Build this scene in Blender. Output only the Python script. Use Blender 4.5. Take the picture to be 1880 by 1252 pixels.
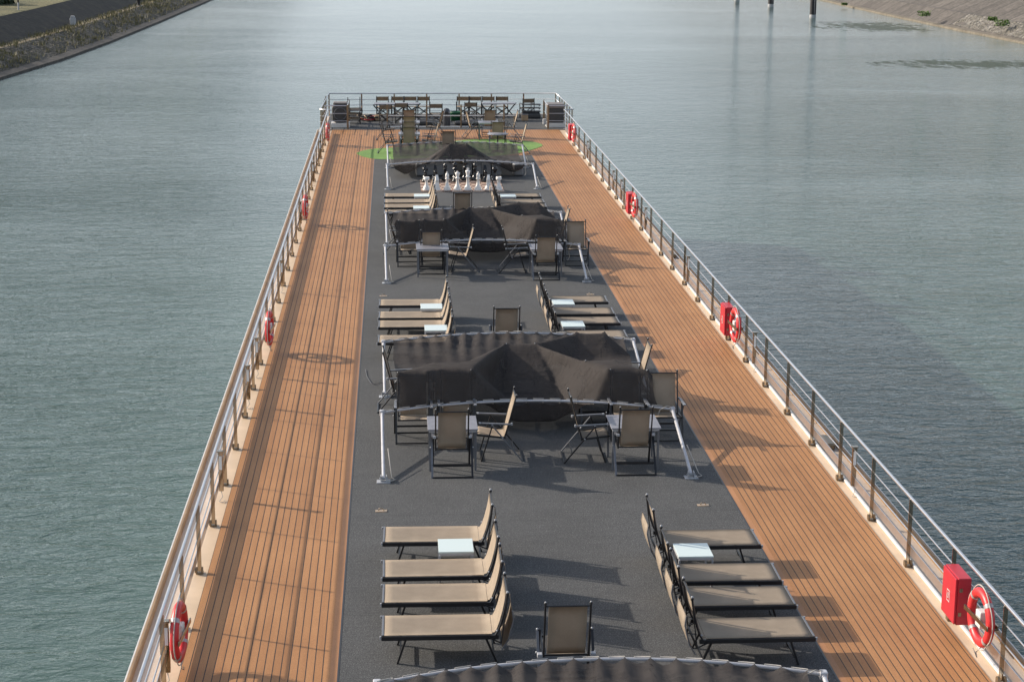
import bpy, bmesh, math, random
import numpy as np
from mathutils import Vector, Matrix, Euler
random.seed(7)
R = math.radians
scene = bpy.context.scene
for o in list(bpy.data.objects): bpy.data.objects.remove(o)

# ------------------------------------------------------------------ camera
PITCH, YAW, ROLL, F, H = R(13.2568), R(3.8096), R(0.36715), 3300.0, 8.85
_f = Vector((math.sin(YAW)*math.cos(PITCH), math.cos(YAW)*math.cos(PITCH), -math.sin(PITCH)))
_r = Vector((math.cos(YAW), -math.sin(YAW), 0)); _u = _r.cross(_f)
_c, _s = math.cos(ROLL), math.sin(ROLL)
CR = _c*_r + _s*_u; CU = -_s*_r + _c*_u
cd = bpy.data.cameras.new('camera'); cam = bpy.data.objects.new('camera', cd)
scene.collection.objects.link(cam); scene.camera = cam
cam.matrix_world = Matrix(((CR.x, CU.x, -_f.x, 0), (CR.y, CU.y, -_f.y, 0), (CR.z, CU.z, -_f.z, H), (0, 0, 0, 1)))
cd.sensor_width = 36; cd.lens = 36*F/1880; cd.clip_start = 0.3; cd.clip_end = 8000

# ------------------------------------------------------------------ light
SUNV = Vector((-1.95, 0.88, 1.0)).normalized()        # towards the sun
ELEV = math.asin(SUNV.z); AZ = math.atan2(SUNV.x, SUNV.y)
world = bpy.data.worlds.new('World'); scene.world = world; world.use_nodes = True
wn = world.node_tree; sky = wn.nodes.new('ShaderNodeTexSky')
sky.sky_type = 'NISHITA'; sky.sun_disc = False; sky.sun_elevation = ELEV; sky.sun_rotation = AZ
sky.dust_density = 3.6; sky.air_density = 1.0; sky.ozone_density = 1.5
bg = wn.nodes['Background']; bg.inputs[1].default_value = 0.15
# thin cloud and haze, thickest towards the horizon
_tc = wn.nodes.new('ShaderNodeTexCoord'); _sp = wn.nodes.new('ShaderNodeSeparateXYZ'); wn.links.new(_tc.outputs['Generated'], _sp.inputs[0])
_mr = wn.nodes.new('ShaderNodeMapRange'); _mr.interpolation_type = 'SMOOTHSTEP'; _mr.inputs[1].default_value = -.02; _mr.inputs[2].default_value = .72; _mr.inputs[3].default_value = .92; _mr.inputs[4].default_value = .12
wn.links.new(_sp.outputs[2], _mr.inputs[0])
_mp = wn.nodes.new('ShaderNodeMapping'); _mp.inputs['Scale'].default_value = (1.2, 1.2, 4.5); wn.links.new(_tc.outputs['Generated'], _mp.inputs['Vector'])
_nz = wn.nodes.new('ShaderNodeTexNoise'); _nz.inputs['Scale'].default_value = 1.6; _nz.inputs['Detail'].default_value = 5; wn.links.new(_mp.outputs[0], _nz.inputs['Vector'])
_m2 = wn.nodes.new('ShaderNodeMapRange'); _m2.inputs[1].default_value = .3; _m2.inputs[2].default_value = .7; _m2.inputs[3].default_value = .62; _m2.inputs[4].default_value = 1.15
wn.links.new(_nz.outputs[0], _m2.inputs[0])
_mu = wn.nodes.new('ShaderNodeMath'); _mu.operation = 'MULTIPLY'; _mu.use_clamp = True; wn.links.new(_mr.outputs[0], _mu.inputs[0]); wn.links.new(_m2.outputs[0], _mu.inputs[1])
_mx = wn.nodes.new('ShaderNodeMixRGB'); wn.links.new(_mu.outputs[0], _mx.inputs[0]); wn.links.new(sky.outputs[0], _mx.inputs[1]); _mx.inputs[2].default_value = (5.1, 5.6, 6.05, 1)
wn.links.new(_mx.outputs[0], bg.inputs[0])
sl = bpy.data.lights.new('sun', 'SUN'); sun = bpy.data.objects.new('sun', sl); scene.collection.objects.link(sun)
sl.energy = 4.4; sl.angle = R(0.6); sl.color = (1.0, 0.90, 0.78)
sun.rotation_euler = SUNV.to_track_quat('Z', 'Y').to_euler()
scene.view_settings.view_transform = 'Standard'; scene.view_settings.look = 'None'
scene.view_settings.exposure = 0.30; scene.view_settings.gamma = 1.0

# ------------------------------------------------------------------ helpers
def at(px, py, z=0.0):
    d = _f + CR*((px-940)/F) - CU*((py-626)/F)
    t = (z-H)/d.z
    return Vector((d.x*t, d.y*t, z))

def tag(o, label=None, cat=None, group=None, kind=None):
    if label: o['label'] = label
    if cat: o['category'] = cat
    if group: o['group'] = group
    if kind: o['kind'] = kind
    return o
def empty(name, loc=(0, 0, 0), rz=0):
    o = bpy.data.objects.new(name, None); scene.collection.objects.link(o)
    o.location = loc; o.rotation_euler = (0, 0, rz); o.empty_display_size = 0.2
    return o
def copy_tree(o, parent=None):
    c = o.copy(); scene.collection.objects.link(c)
    if parent is not None: c.parent = parent
    for ch in o.children: copy_tree(ch, c)
    return c

class MB:
    def __init__(s): s.v = []; s.f = []; s.sm = []
    def add(s, vs, fs, smooth=False):
        n = len(s.v); s.v += [tuple(v) for v in vs]
        s.f += [tuple(i+n for i in f) for f in fs]; s.sm += [smooth]*len(fs); return s
    def box(s, x0, x1, y0, y1, z0, z1):
        vs = [(x, y, z) for z in (z0, z1) for y in (y0, y1) for x in (x0, x1)]
        return s.add(vs, [(0, 2, 3, 1), (4, 5, 7, 6), (0, 1, 5, 4), (2, 6, 7, 3), (0, 4, 6, 2), (1, 3, 7, 5)])
    def cbox(s, x0, x1, y0, y1, z0, z1, b=0.01):
        bm = bmesh.new(); bmesh.ops.create_cube(bm, size=1)
        for v in bm.verts:
            v.co = Vector((x0+(v.co.x+.5)*(x1-x0), y0+(v.co.y+.5)*(y1-y0), z0+(v.co.z+.5)*(z1-z0)))
        bmesh.ops.bevel(bm, geom=bm.edges[:], offset=b, segments=2, profile=0.5, affect='EDGES')
        bm.verts.index_update()
        s.add([v.co[:] for v in bm.verts], [[v.index for v in f.verts] for f in bm.faces]); bm.free(); return s
    def beam(s, a, b, w, h, up=(0, 0, 1)):
        a, b = Vector(a), Vector(b); d = (b-a).normalized(); up = Vector(up)
        if abs(d.dot(up)) > .99: up = Vector((1, 0, 0))
        r = d.cross(up).normalized(); u = r.cross(d)
        vs = []
        for p in (a, b):
            for i, j in ((-1, -1), (1, -1), (1, 1), (-1, 1)): vs.append(p + r*(i*w/2) + u*(j*h/2))
        return s.add(vs, [(0, 3, 2, 1), (4, 5, 6, 7), (0, 1, 5, 4), (1, 2, 6, 5), (2, 3, 7, 6), (3, 0, 4, 7)])
    def tube(s, pts, r, n=8, caps=True):
        pts = [Vector(p) for p in pts]; vs = []; m = len(pts)
        prev = None
        for i, p in enumerate(pts):
            d = (pts[min(i+1, m-1)] - pts[max(i-1, 0)]).normalized()
            if prev is None:
                ref = Vector((0, 0, 1)) if abs(d.z) < .9 else Vector((1, 0, 0))
                x = d.cross(ref).normalized()
            else: x = (prev - d*prev.dot(d)).normalized()
            prev = x; y = d.cross(x)
            for k in range(n):
                a = 2*math.pi*k/n; vs.append(p + x*(math.cos(a)*r) + y*(math.sin(a)*r))
        fs = [(i*n+k, i*n+(k+1) % n, (i+1)*n+(k+1) % n, (i+1)*n+k) for i in range(m-1) for k in range(n)]
        s.add(vs, fs, True)
        if caps:
            s.add([vs[k] for k in range(n)], [tuple(reversed(range(n)))]); s.add([vs[(m-1)*n+k] for k in range(n)], [tuple(range(n))])
        return s
    def ball(s, c, r, n=8):
        c = Vector(c); vs = []; fs = []; m = n//2
        for i in range(m+1):
            t = math.pi*i/m
            for k in range(n):
                a = 2*math.pi*k/n; vs.append(c + Vector((math.sin(t)*math.cos(a), math.sin(t)*math.sin(a), math.cos(t)))*r)
        for i in range(m):
            for k in range(n): fs.append((i*n+k, (i+1)*n+k, (i+1)*n+(k+1) % n, i*n+(k+1) % n))
        return s.add(vs, fs, True)
    def lathe(s, prof, c=(0, 0, 0), n=16):
        c = Vector(c); vs = []; m = len(prof)
        for r, z in prof:
            for k in range(n):
                a = 2*math.pi*k/n; vs.append(c + Vector((r*math.cos(a), r*math.sin(a), z)))
        fs = [(i*n+k, i*n+(k+1) % n, (i+1)*n+(k+1) % n, (i+1)*n+k) for i in range(m-1) for k in range(n)]
        return s.add(vs, fs, True)
    def sheet(s, rows, thick=0.004):
        # rows: list of lists of points, given two faces a small distance apart
        m, n = len(rows), len(rows[0]); P = [[Vector(p) for p in r] for r in rows]; top = []; bot = []
        for i in range(m):
            for j in range(n):
                du = P[min(i+1, m-1)][j]-P[max(i-1, 0)][j]; dv = P[i][min(j+1, n-1)]-P[i][max(j-1, 0)]
                nn = du.cross(dv).normalized()*thick/2
                top.append(P[i][j]+nn); bot.append(P[i][j]-nn)
        fs = []
        for i in range(m-1):
            for j in range(n-1):
                a, b, c, d = i*n+j, (i+1)*n+j, (i+1)*n+j+1, i*n+j+1
                fs.append((a, b, c, d)); fs.append((a+m*n, d+m*n, c+m*n, b+m*n))
        for i in range(m-1):
            for j in (0, n-1): fs.append((i*n+j, (i+1)*n+j, (i+1)*n+j+m*n, i*n+j+m*n))
        for j in range(n-1):
            for i in (0, m-1): fs.append((i*n+j, i*n+j+1, i*n+j+1+m*n, i*n+j+m*n))
        nf = 2*(m-1)*(n-1); s.add(top+bot, fs[:nf], True)
        k0 = len(s.v)-2*m*n; s.f += [tuple(i+k0 for i in f) for f in fs[nf:]]; s.sm += [False]*(len(fs)-nf); return s
    def build(s, name, mat, parent=None, auto=False):
        me = bpy.data.meshes.new(name); me.from_pydata(s.v, [], s.f); me.update()
        me.polygons.foreach_set('use_smooth', s.sm)
        o = bpy.data.objects.new(name, me); scene.collection.objects.link(o)
        if mat: me.materials.append(mat)
        if parent is not None: o.parent = parent
        return o

# ------------------------------------------------------------------ materials
def newmat(name):
    m = bpy.data.materials.new(name); m.use_nodes = True; nt = m.node_tree
    return m, nt, nt.nodes['Principled BSDF'], nt.nodes['Material Output']
def nd(nt, t, **kw):
    n = nt.nodes.new(t)
    for k, v in kw.items():
        if k in n.inputs.keys(): n.inputs[k].default_value = v
        else: setattr(n, k, v)
    return n
def ramp(nt, fac, stops):
    r = nt.nodes.new('ShaderNodeValToRGB'); els = r.color_ramp.elements
    while len(els) < len(stops): els.new(.5)
    for e, (p, c) in zip(els, stops): e.position = p; e.color = (c[0], c[1], c[2], 1)
    nt.links.new(fac, r.inputs[0]); return r
def simple(name, col, rough=.5, metal=0, var=.12, vs=3.0, grain=0.0, gs=200, bump=0.0, spec=.5):
    m, nt, b, out = newmat(name); L = nt.links
    tc = nd(nt, 'ShaderNodeTexCoord'); geo = nd(nt, 'ShaderNodeNewGeometry')
    n1 = nd(nt, 'ShaderNodeTexNoise', Scale=vs, Detail=5.0, Roughness=.6); L.new(geo.outputs['Position'], n1.inputs['Vector'])
    c0 = tuple(max(0, c*(1-var)) for c in col); c1 = tuple(min(1, c*(1+var)) for c in col)
    r = ramp(nt, n1.outputs[0], [(.3, c0), (.7, c1)]); last = r.outputs[0]
    n2 = nd(nt, 'ShaderNodeTexNoise', Scale=gs, Detail=2.0); L.new(geo.outputs['Position'], n2.inputs['Vector'])
    if grain:
        mx = nd(nt, 'ShaderNodeMixRGB', blend_type='MULTIPLY'); mx.inputs[0].default_value = 1
        rr = ramp(nt, n2.outputs[0], [(.35, (1-grain,)*3), (.65, (1+grain,)*3)])
        L.new(last, mx.inputs[1]); L.new(rr.outputs[0], mx.inputs[2]); last = mx.outputs[0]
    L.new(last, b.inputs['Base Color'])
    b.inputs['Roughness'].default_value = rough; b.inputs['Metallic'].default_value = metal
    b.inputs['Specular IOR Level'].default_value = spec
    if bump:
        bp = nd(nt, 'ShaderNodeBump', Strength=bump, Distance=.002); L.new(n2.outputs[0], bp.inputs['Height']); L.new(bp.outputs[0], b.inputs['Normal'])
    return m
M = {}
M['steel'] = simple('polished_steel', (.38, .32, .25), .10, 1, .15, 8)
M['rail'] = simple('rail_tube', (.62, .62, .64), .3, .9, .06, 8)
M['white'] = simple('white_paint', (.66, .64, .61), .4, 0, .08, 4)
M['cream'] = simple('cream_paint', (.62, .46, .31), .5, 0, .10, 1.5, .04, 90)
M['gutter'] = simple('pale_gutter', (.56, .46, .37), .45, 0, .12, 1.2)
M['tan'] = simple('tan_coaming', (.28, .175, .09), .5, 0, .18, 2)
M['hull'] = simple('hull_paint', (.6, .58, .55), .35, 0, .05, 1)
M['black'] = simple('black_frame', (.014, .014, .016), .38, 0, .2, 10)
M['grey_frame'] = simple('grey_frame', (.16, .165, .18), .4, .3, .1, 10)
M['cap'] = simple('pale_end_cap', (.34, .35, .37), .4, 0, .1, 10)
M['leg'] = simple('canopy_tube', (.50, .50, .52), .35, .2, .10, 5)
M['cord'] = simple('cord', (.45, .42, .38), .8, 0, .1, 10)
M['pouf'] = simple('pouf_vinyl', (.22, .22, .225), .55, 0, .12, 5, .1, 120)
M['red'] = simple('red_paint', (.45, .018, .035), .38, 0, .08, 3)
M['ring'] = simple('lifebuoy_orange', (.62, .030, .034), .4, 0, .08, 6)
M['tape'] = simple('reflective_tape', (.42, .38, .38), .35, .2, .1, 20)
M['chesswhite'] = simple('chess_ivory', (.80, .76, .71), .35, 0, .06, 5)
M['chessblack'] = simple('chess_black', (.012, .012, .013), .22, 0, .1, 5)
M['darkcover'] = simple('dark_cover', (.05, .048, .047), .6, 0, .2, 4, .15, 60)
M['palecover'] = simple('grey_cover', (.19, .17, .16), .65, 0, .15, 3, .1, 60)
M['bin'] = simple('bin_grey', (.055, .057, .065), .4, 0, .1, 4)
M['green'] = simple('bin_green', (.015, .10, .045), .4, 0, .1, 4)
M['plywood'] = simple('plywood', (.36, .25, .15), .7, 0, .2, 6)
M['bronze'] = simple('bronze_post', (.22, .16, .10), .35, .5, .2, 6)
M['pile'] = simple('pile_steel', (.022, .021, .022), .7, 0, .5, 1.2)
M['concrete'] = simple('marker_concrete', (.42, .42, .42), .8, 0, .15, 4)
M['lens'] = simple('lamp_lens', (.85, .85, .82), .3, 0, .03, 3)
M['brass'] = simple('brass_plate', (.45, .33, .22), .4, .4, .2, 20)

def m_teak():
    m, nt, b, out = newmat('orange_plank_deck'); L = nt.links
    geo = nd(nt, 'ShaderNodeNewGeometry'); sep = nd(nt, 'ShaderNodeSeparateXYZ'); L.new(geo.outputs['Position'], sep.inputs[0])
    def math_(op, a, bb=None, c=None):
        n = nd(nt, 'ShaderNodeMath', operation=op)
        for i, x in enumerate((a, bb, c)):
            if x is None: continue
            if isinstance(x, (int, float)): n.inputs[i].default_value = x
            else: L.new(x, n.inputs[i])
        return n.outputs[0]
    xs = math_('DIVIDE', math_('ADD', sep.outputs[0], 2.62), 0.1005)
    fr = math_('FRACT', xs); pid = math_('FLOOR', xs)
    d = math_('ABSOLUTE', math_('SUBTRACT', fr, .5))
    line = math_('GREATER_THAN', d, .5-.062)
    wn_ = nd(nt, 'ShaderNodeTexWhiteNoise', noise_dimensions='1D'); L.new(pid, wn_.inputs['W'])
    n1 = nd(nt, 'ShaderNodeTexNoise', Scale=170.0, Detail=2.0); L.new(geo.outputs['Position'], n1.inputs['Vector'])
    n2 = nd(nt, 'ShaderNodeTexNoise', Scale=.55, Detail=6.0, Roughness=.65); L.new(geo.outputs['Position'], n2.inputs['Vector'])
    mp = nd(nt, 'ShaderNodeMapping'); mp.inputs['Scale'].default_value = (14, .8, 1); L.new(geo.outputs['Position'], mp.inputs['Vector'])
    n3 = nd(nt, 'ShaderNodeTexNoise', Scale=1.0, Detail=4.0); L.new(mp.outputs[0], n3.inputs['Vector'])
    a = math_('ADD', math_('MULTIPLY', n2.outputs[0], .55), math_('MULTIPLY', n3.outputs[0], .35))
    a = math_('ADD', a, math_('MULTIPLY', wn_.outputs[0], .20))
    r = ramp(nt, a, [(.30, (.275, .124, .045)), (.48, (.365, .172, .067)), (.72, (.45, .223, .092))])
    g = ramp(nt, n1.outputs[0], [(.3, (.62, .62, .62)), (.7, (1.30, 1.28, 1.24))])
    mx = nd(nt, 'ShaderNodeMixRGB', blend_type='MULTIPLY'); mx.inputs[0].default_value = 1
    L.new(r.outputs[0], mx.inputs[1]); L.new(g.outputs[0], mx.inputs[2])
    mx2 = nd(nt, 'ShaderNodeMixRGB'); L.new(line, mx2.inputs[0]); L.new(mx.outputs[0], mx2.inputs[1]); mx2.inputs[2].default_value = (.040, .026, .018, 1)
    L.new(mx2.outputs[0], b.inputs['Base Color']); b.inputs['Roughness'].default_value = .62
    b.inputs['Specular IOR Level'].default_value = .35
    h = math_('SUBTRACT', math_('MULTIPLY', n1.outputs[0], .6), math_('MULTIPLY', line, 2.0))
    bp = nd(nt, 'ShaderNodeBump', Strength=.5, Distance=.002); L.new(h, bp.inputs['Height']); L.new(bp.outputs[0], b.inputs['Normal'])
    return m
M['teak'] = m_teak()

def m_carpet():
    m, nt, b, out = newmat('grey_deck_carpet'); L = nt.links
    geo = nd(nt, 'ShaderNodeNewGeometry')
    n1 = nd(nt, 'ShaderNodeTexNoise', Scale=60.0, Detail=5.0, Roughness=.75); L.new(geo.outputs['Position'], n1.inputs['Vector'])
    n2 = nd(nt, 'ShaderNodeTexNoise', Scale=.5, Detail=7.0, Roughness=.7); L.new(geo.outputs['Position'], n2.inputs['Vector'])
    mp = nd(nt, 'ShaderNodeMapping'); mp.inputs['Scale'].default_value = (1.2, 26, 1); L.new(geo.outputs['Position'], mp.inputs['Vector'])
    n3 = nd(nt, 'ShaderNodeTexNoise', Scale=1.0, Detail=4.0); L.new(mp.outputs[0], n3.inputs['Vector'])
    r = ramp(nt, n1.outputs[0], [(.3, (.032, .033, .034)), (.52, (.085, .087, .088)), (.72, (.25, .248, .24))])
    r2 = ramp(nt, n2.outputs[0], [(.3, (.86,)*3), (.7, (1.14,)*3)]); r3 = ramp(nt, n3.outputs[0], [(.3, (.93,)*3), (.7, (1.07,)*3)])
    mx = nd(nt, 'ShaderNodeMixRGB', blend_type='MULTIPLY'); mx.inputs[0].default_value = 1
    L.new(r.outputs[0], mx.inputs[1]); L.new(r2.outputs[0], mx.inputs[2])
    mx2 = nd(nt, 'ShaderNodeMixRGB', blend_type='MULTIPLY'); mx2.inputs[0].default_value = 1
    L.new(mx.outputs[0], mx2.inputs[1]); L.new(r3.outputs[0], mx2.inputs[2])
    # seams of the carpet rolls, a darker hairline every 2 m across
    sep = nd(nt, 'ShaderNodeSeparateXYZ'); L.new(geo.outputs['Position'], sep.inputs[0])
    q = nd(nt, 'ShaderNodeMath', operation='MULTIPLY'); L.new(sep.outputs[1], q.inputs[0]); q.inputs[1].default_value = .5
    fr = nd(nt, 'ShaderNodeMath', operation='FRACT'); L.new(q.outputs[0], fr.inputs[0])
    ls = nd(nt, 'ShaderNodeMath', operation='LESS_THAN'); L.new(fr.outputs[0], ls.inputs[0]); ls.inputs[1].default_value = .007
    mx3 = nd(nt, 'ShaderNodeMixRGB'); mf = nd(nt, 'ShaderNodeMath', operation='MULTIPLY'); L.new(ls.outputs[0], mf.inputs[0]); mf.inputs[1].default_value = .35
    L.new(mf.outputs[0], mx3.inputs[0]); L.new(mx2.outputs[0], mx3.inputs[1]); mx3.inputs[2].default_value = (.03, .03, .03, 1)
    L.new(mx3.outputs[0], b.inputs['Base Color']); b.inputs['Roughness'].default_value = .9; b.inputs['Specular IOR Level'].default_value = .2
    bp = nd(nt, 'ShaderNodeBump', Strength=.8, Distance=.006); L.new(n1.outputs[0], bp.inputs['Height']); L.new(bp.outputs[0], b.inputs['Normal'])
    return m
M['carpet'] = m_carpet()
M['turf'] = simple('putting_green_turf', (.14, .26, .055), .85, 0, .22, 1.3, .35, 60, .6)

def fabric(name, col, transl, tcol, see=0.0, weave=420.0, bump=.3, rough=.75, grain=.18):
    m, nt, b, out = newmat(name); L = nt.links
    geo = nd(nt, 'ShaderNodeNewGeometry'); tc = nd(nt, 'ShaderNodeTexCoord')
    n1 = nd(nt, 'ShaderNodeTexNoise', Scale=4.0, Detail=5.0); L.new(tc.outputs['Object'], n1.inputs['Vector'])
    n2 = nd(nt, 'ShaderNodeTexVoronoi', Scale=weave); L.new(tc.outputs['Object'], n2.inputs['Vector'])
    r = ramp(nt, n1.outputs[0], [(.3, [c*.88 for c in col]), (.7, [c*1.1 for c in col])])
    g = ramp(nt, n2.outputs[0], [(.1, (1+grain,)*3), (.6, (1-grain,)*3)])
    mx = nd(nt, 'ShaderNodeMixRGB', blend_type='MULTIPLY'); mx.inputs[0].default_value = 1
    L.new(r.outputs[0], mx.inputs[1]); L.new(g.outputs[0], mx.inputs[2]); L.new(mx.outputs[0], b.inputs['Base Color'])
    b.inputs['Roughness'].default_value = rough; b.inputs['Specular IOR Level'].default_value = .3
    if bump:
        bp = nd(nt, 'ShaderNodeBump', Strength=bump, Distance=.0015); L.new(n2.outputs[0], bp.inputs['Height']); L.new(bp.outputs[0], b.inputs['Normal'])
    last = b.outputs[0]
    if transl:
        t = nd(nt, 'ShaderNodeBsdfTranslucent'); t.inputs[0].default_value = (*tcol, 1)
        ms = nd(nt, 'ShaderNodeMixShader'); ms.inputs[0].default_value = transl
        L.new(last, ms.inputs[1]); L.new(t.outputs[0], ms.inputs[2]); last = ms.outputs[0]
    if see:
        t = nd(nt, 'ShaderNodeBsdfTransparent'); ms = nd(nt, 'ShaderNodeMixShader'); ms.inputs[0].default_value = see
        L.new(last, ms.inputs[1]); L.new(t.outputs[0], ms.inputs[2]); last = ms.outputs[0]
    L.new(last, out.inputs[0]); return m
def crease(m):
    nt = m.node_tree; L = nt.links; b = nt.nodes['Principled BSDF']; geo = nd(nt, 'ShaderNodeNewGeometry'); last = None
    for sc, w, rot in (((1.6, 4.6, 2.0), .6, .35), ((4.2, 1.5, 3.0), .4, -.5)):
        mp = nd(nt, 'ShaderNodeMapping'); mp.inputs['Scale'].default_value = sc; mp.inputs['Rotation'].default_value = (0, 0, rot); L.new(geo.outputs['Position'], mp.inputs['Vector'])
        n = nd(nt, 'ShaderNodeTexNoise', Scale=1.0, Detail=2.5, Distortion=.7); L.new(mp.outputs[0], n.inputs['Vector'])
        a = nd(nt, 'ShaderNodeMath', operation='SUBTRACT'); L.new(n.outputs[0], a.inputs[0]); a.inputs[1].default_value = .5
        c = nd(nt, 'ShaderNodeMath', operation='ABSOLUTE'); L.new(a.outputs[0], c.inputs[0])
        d = nd(nt, 'ShaderNodeMath', operation='MULTIPLY'); L.new(c.outputs[0], d.inputs[0]); d.inputs[1].default_value = -w
        if last is None: last = d.outputs[0]
        else:
            e = nd(nt, 'ShaderNodeMath', operation='ADD'); L.new(last, e.inputs[0]); L.new(d.outputs[0], e.inputs[1]); last = e.outputs[0]
    bp = nd(nt, 'ShaderNodeBump', Strength=1.0, Distance=.04); L.new(last, bp.inputs['Height'])
    for l in list(b.inputs['Normal'].links): L.new(bp.outputs[0], l.from_node.inputs['Normal'])
M['sling'] = fabric('taupe_mesh_sling', (.43, .35, .265), .25, (.27, .17, .085), .02)
M['canopy'] = fabric('charcoal_shade_mesh', (.060, .053, .050), .05, (.040, .036, .034), .15, 700, .15, .85, .05)
M['canopy'].node_tree.nodes['Principled BSDF'].inputs['Specular IOR Level'].default_value = .12
crease(M['canopy'])

def m_glass_top():
    m, nt, b, out = newmat('frosted_glass_top')
    b.inputs['Base Color'].default_value = (.60, .69, .67, 1); b.inputs['Roughness'].default_value = .12
    return m
M['glass'] = m_glass_top()
def m_slat():
    m, nt, b, out = newmat('grey_slatted_tabletop'); L = nt.links
    tc = nd(nt, 'ShaderNodeTexCoord'); w = nd(nt, 'ShaderNodeTexWave', Scale=5.0, Distortion=.2); w.bands_direction = 'Y'
    L.new(tc.outputs['Object'], w.inputs['Vector'])
    n = nd(nt, 'ShaderNodeTexNoise', Scale=7.0, Detail=4.0); L.new(tc.outputs['Object'], n.inputs['Vector'])
    r = ramp(nt, w.outputs[0], [(.04, (.05, .05, .055)), (.2, (.27, .27, .30))]); g = ramp(nt, n.outputs[0], [(.3, (.85,)*3), (.7, (1.1,)*3)])
    mx = nd(nt, 'ShaderNodeMixRGB', blend_type='MULTIPLY'); mx.inputs[0].default_value = 1
    L.new(r.outputs[0], mx.inputs[1]); L.new(g.outputs[0], mx.inputs[2]); L.new(mx.outputs[0], b.inputs['Base Color']); b.inputs['Roughness'].default_value = .4
    return m
M['slat'] = m_slat()
def m_board():
    m, nt, b, out = newmat('chess_board_squares'); L = nt.links
    tc = nd(nt, 'ShaderNodeTexCoord'); ck = nd(nt, 'ShaderNodeTexChecker', Scale=1/.344)
    ck.inputs[1].default_value = (.50, .36, .27, 1); ck.inputs[2].default_value = (.20, .12, .085, 1)
    L.new(tc.outputs['Object'], ck.inputs[0]); n = nd(nt, 'ShaderNodeTexNoise', Scale=8.0, Detail=5.0); L.new(tc.outputs['Object'], n.inputs['Vector'])
    g = ramp(nt, n.outputs[0], [(.3, (.8,)*3), (.7, (1.15,)*3)])
    mx = nd(nt, 'ShaderNodeMixRGB', blend_type='MULTIPLY'); mx.inputs[0].default_value = 1
    L.new(ck.outputs[0], mx.inputs[1]); L.new(g.outputs[0], mx.inputs[2]); L.new(mx.outputs[0], b.inputs['Base Color']); b.inputs['Roughness'].default_value = .6
    return m
M['board'] = m_board()

def m_water():
    m, nt, b, out = newmat('river_water'); L = nt.links
    geo = nd(nt, 'ShaderNodeNewGeometry')
    def noise(sx, sy, det, rough=.55, dist=0.0, rot=0.0):
        mp = nd(nt, 'ShaderNodeMapping'); mp.inputs['Scale'].default_value = (sx, sy, 1); mp.inputs['Rotation'].default_value = (0, 0, rot)
        L.new(geo.outputs['Position'], mp.inputs['Vector'])
        n = nd(nt, 'ShaderNodeTexNoise', Scale=1.0, Detail=det, Roughness=rough, Distortion=dist); L.new(mp.outputs[0], n.inputs['Vector']); return n.outputs[0]
    def mm(op, a, bb):
        n = nd(nt, 'ShaderNodeMath', operation=op)
        for i, x in enumerate((a, bb)):
            if isinstance(x, (int, float)): n.inputs[i].default_value = x
            else: L.new(x, n.inputs[i])
        return n.outputs[0]
    fine = noise(2.6, 4.6, 3.0, .6, .4, R(14)); mid = noise(.75, 1.5, 4.0, .6, .8, R(-10)); big = noise(.10, .13, 3.0, .5, 1.0)
    gust = noise(.020, .045, 4.0, .6, .6)
    gr = ramp(nt, gust, [(.36, (.65,)*3), (.64, (1.2,)*3)])
    h = mm('ADD', mm('MULTIPLY', fine, .20), mm('MULTIPLY', mid, .40))
    h = mm('ADD', mm('MULTIPLY', h, gr.outputs[0]), mm('MULTIPLY', big, .35))
    # calmer water upstream of the ship
    sp0 = nd(nt, 'ShaderNodeSeparateXYZ'); L.new(geo.outputs['Position'], sp0.inputs[0])
    calm = nd(nt, 'ShaderNodeMapRange'); calm.inputs[1].default_value = 90; calm.inputs[2].default_value = 280; calm.inputs[3].default_value = 1.0; calm.inputs[4].default_value = .38
    L.new(sp0.outputs[1], calm.inputs[0]); h = mm('MULTIPLY', h, calm.outputs[0])
    bp = nd(nt, 'ShaderNodeBump', Strength=1.0, Distance=.30); L.new(h, bp.inputs['Height']); L.new(bp.outputs[0], b.inputs['Normal'])
    # silt cloud under the surface
    sep = nd(nt, 'ShaderNodeSeparateXYZ'); L.new(geo.outputs['Position'], sep.inputs[0])
    c = ramp(nt, noise(.03, .03, 3.0), [(.3, (.049, .088, .077)), (.7, (.064, .109, .095))])
    L.new(c.outputs[0], b.inputs['Base Color'])
    b.inputs['Roughness'].default_value = .045; b.inputs['IOR'].default_value = 1.333
    # dark reflections near the right bank, painted as green diffuse patches
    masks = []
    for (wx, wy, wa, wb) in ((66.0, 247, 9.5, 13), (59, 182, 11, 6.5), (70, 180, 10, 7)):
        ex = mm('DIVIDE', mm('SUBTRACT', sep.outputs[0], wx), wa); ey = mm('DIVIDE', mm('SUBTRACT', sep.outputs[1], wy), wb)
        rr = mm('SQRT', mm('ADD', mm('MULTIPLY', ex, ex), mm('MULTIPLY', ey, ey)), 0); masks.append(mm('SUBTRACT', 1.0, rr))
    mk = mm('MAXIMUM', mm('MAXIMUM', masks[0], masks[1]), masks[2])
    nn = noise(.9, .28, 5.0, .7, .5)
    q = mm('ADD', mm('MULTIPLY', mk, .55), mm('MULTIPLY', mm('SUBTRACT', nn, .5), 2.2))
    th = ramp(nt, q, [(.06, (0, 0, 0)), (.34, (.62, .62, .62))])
    dark_refl = nd(nt, 'ShaderNodeBsdfDiffuse'); dark_refl.inputs[0].default_value = (.030, .042, .018, 1); ms = nd(nt, 'ShaderNodeMixShader')
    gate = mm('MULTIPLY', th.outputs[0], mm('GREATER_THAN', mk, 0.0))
    L.new(gate, ms.inputs[0]); L.new(b.outputs[0], ms.inputs[1]); L.new(dark_refl.outputs[0], ms.inputs[2]); L.new(ms.outputs[0], out.inputs[0])
    return m
M['water'] = m_water()
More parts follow.
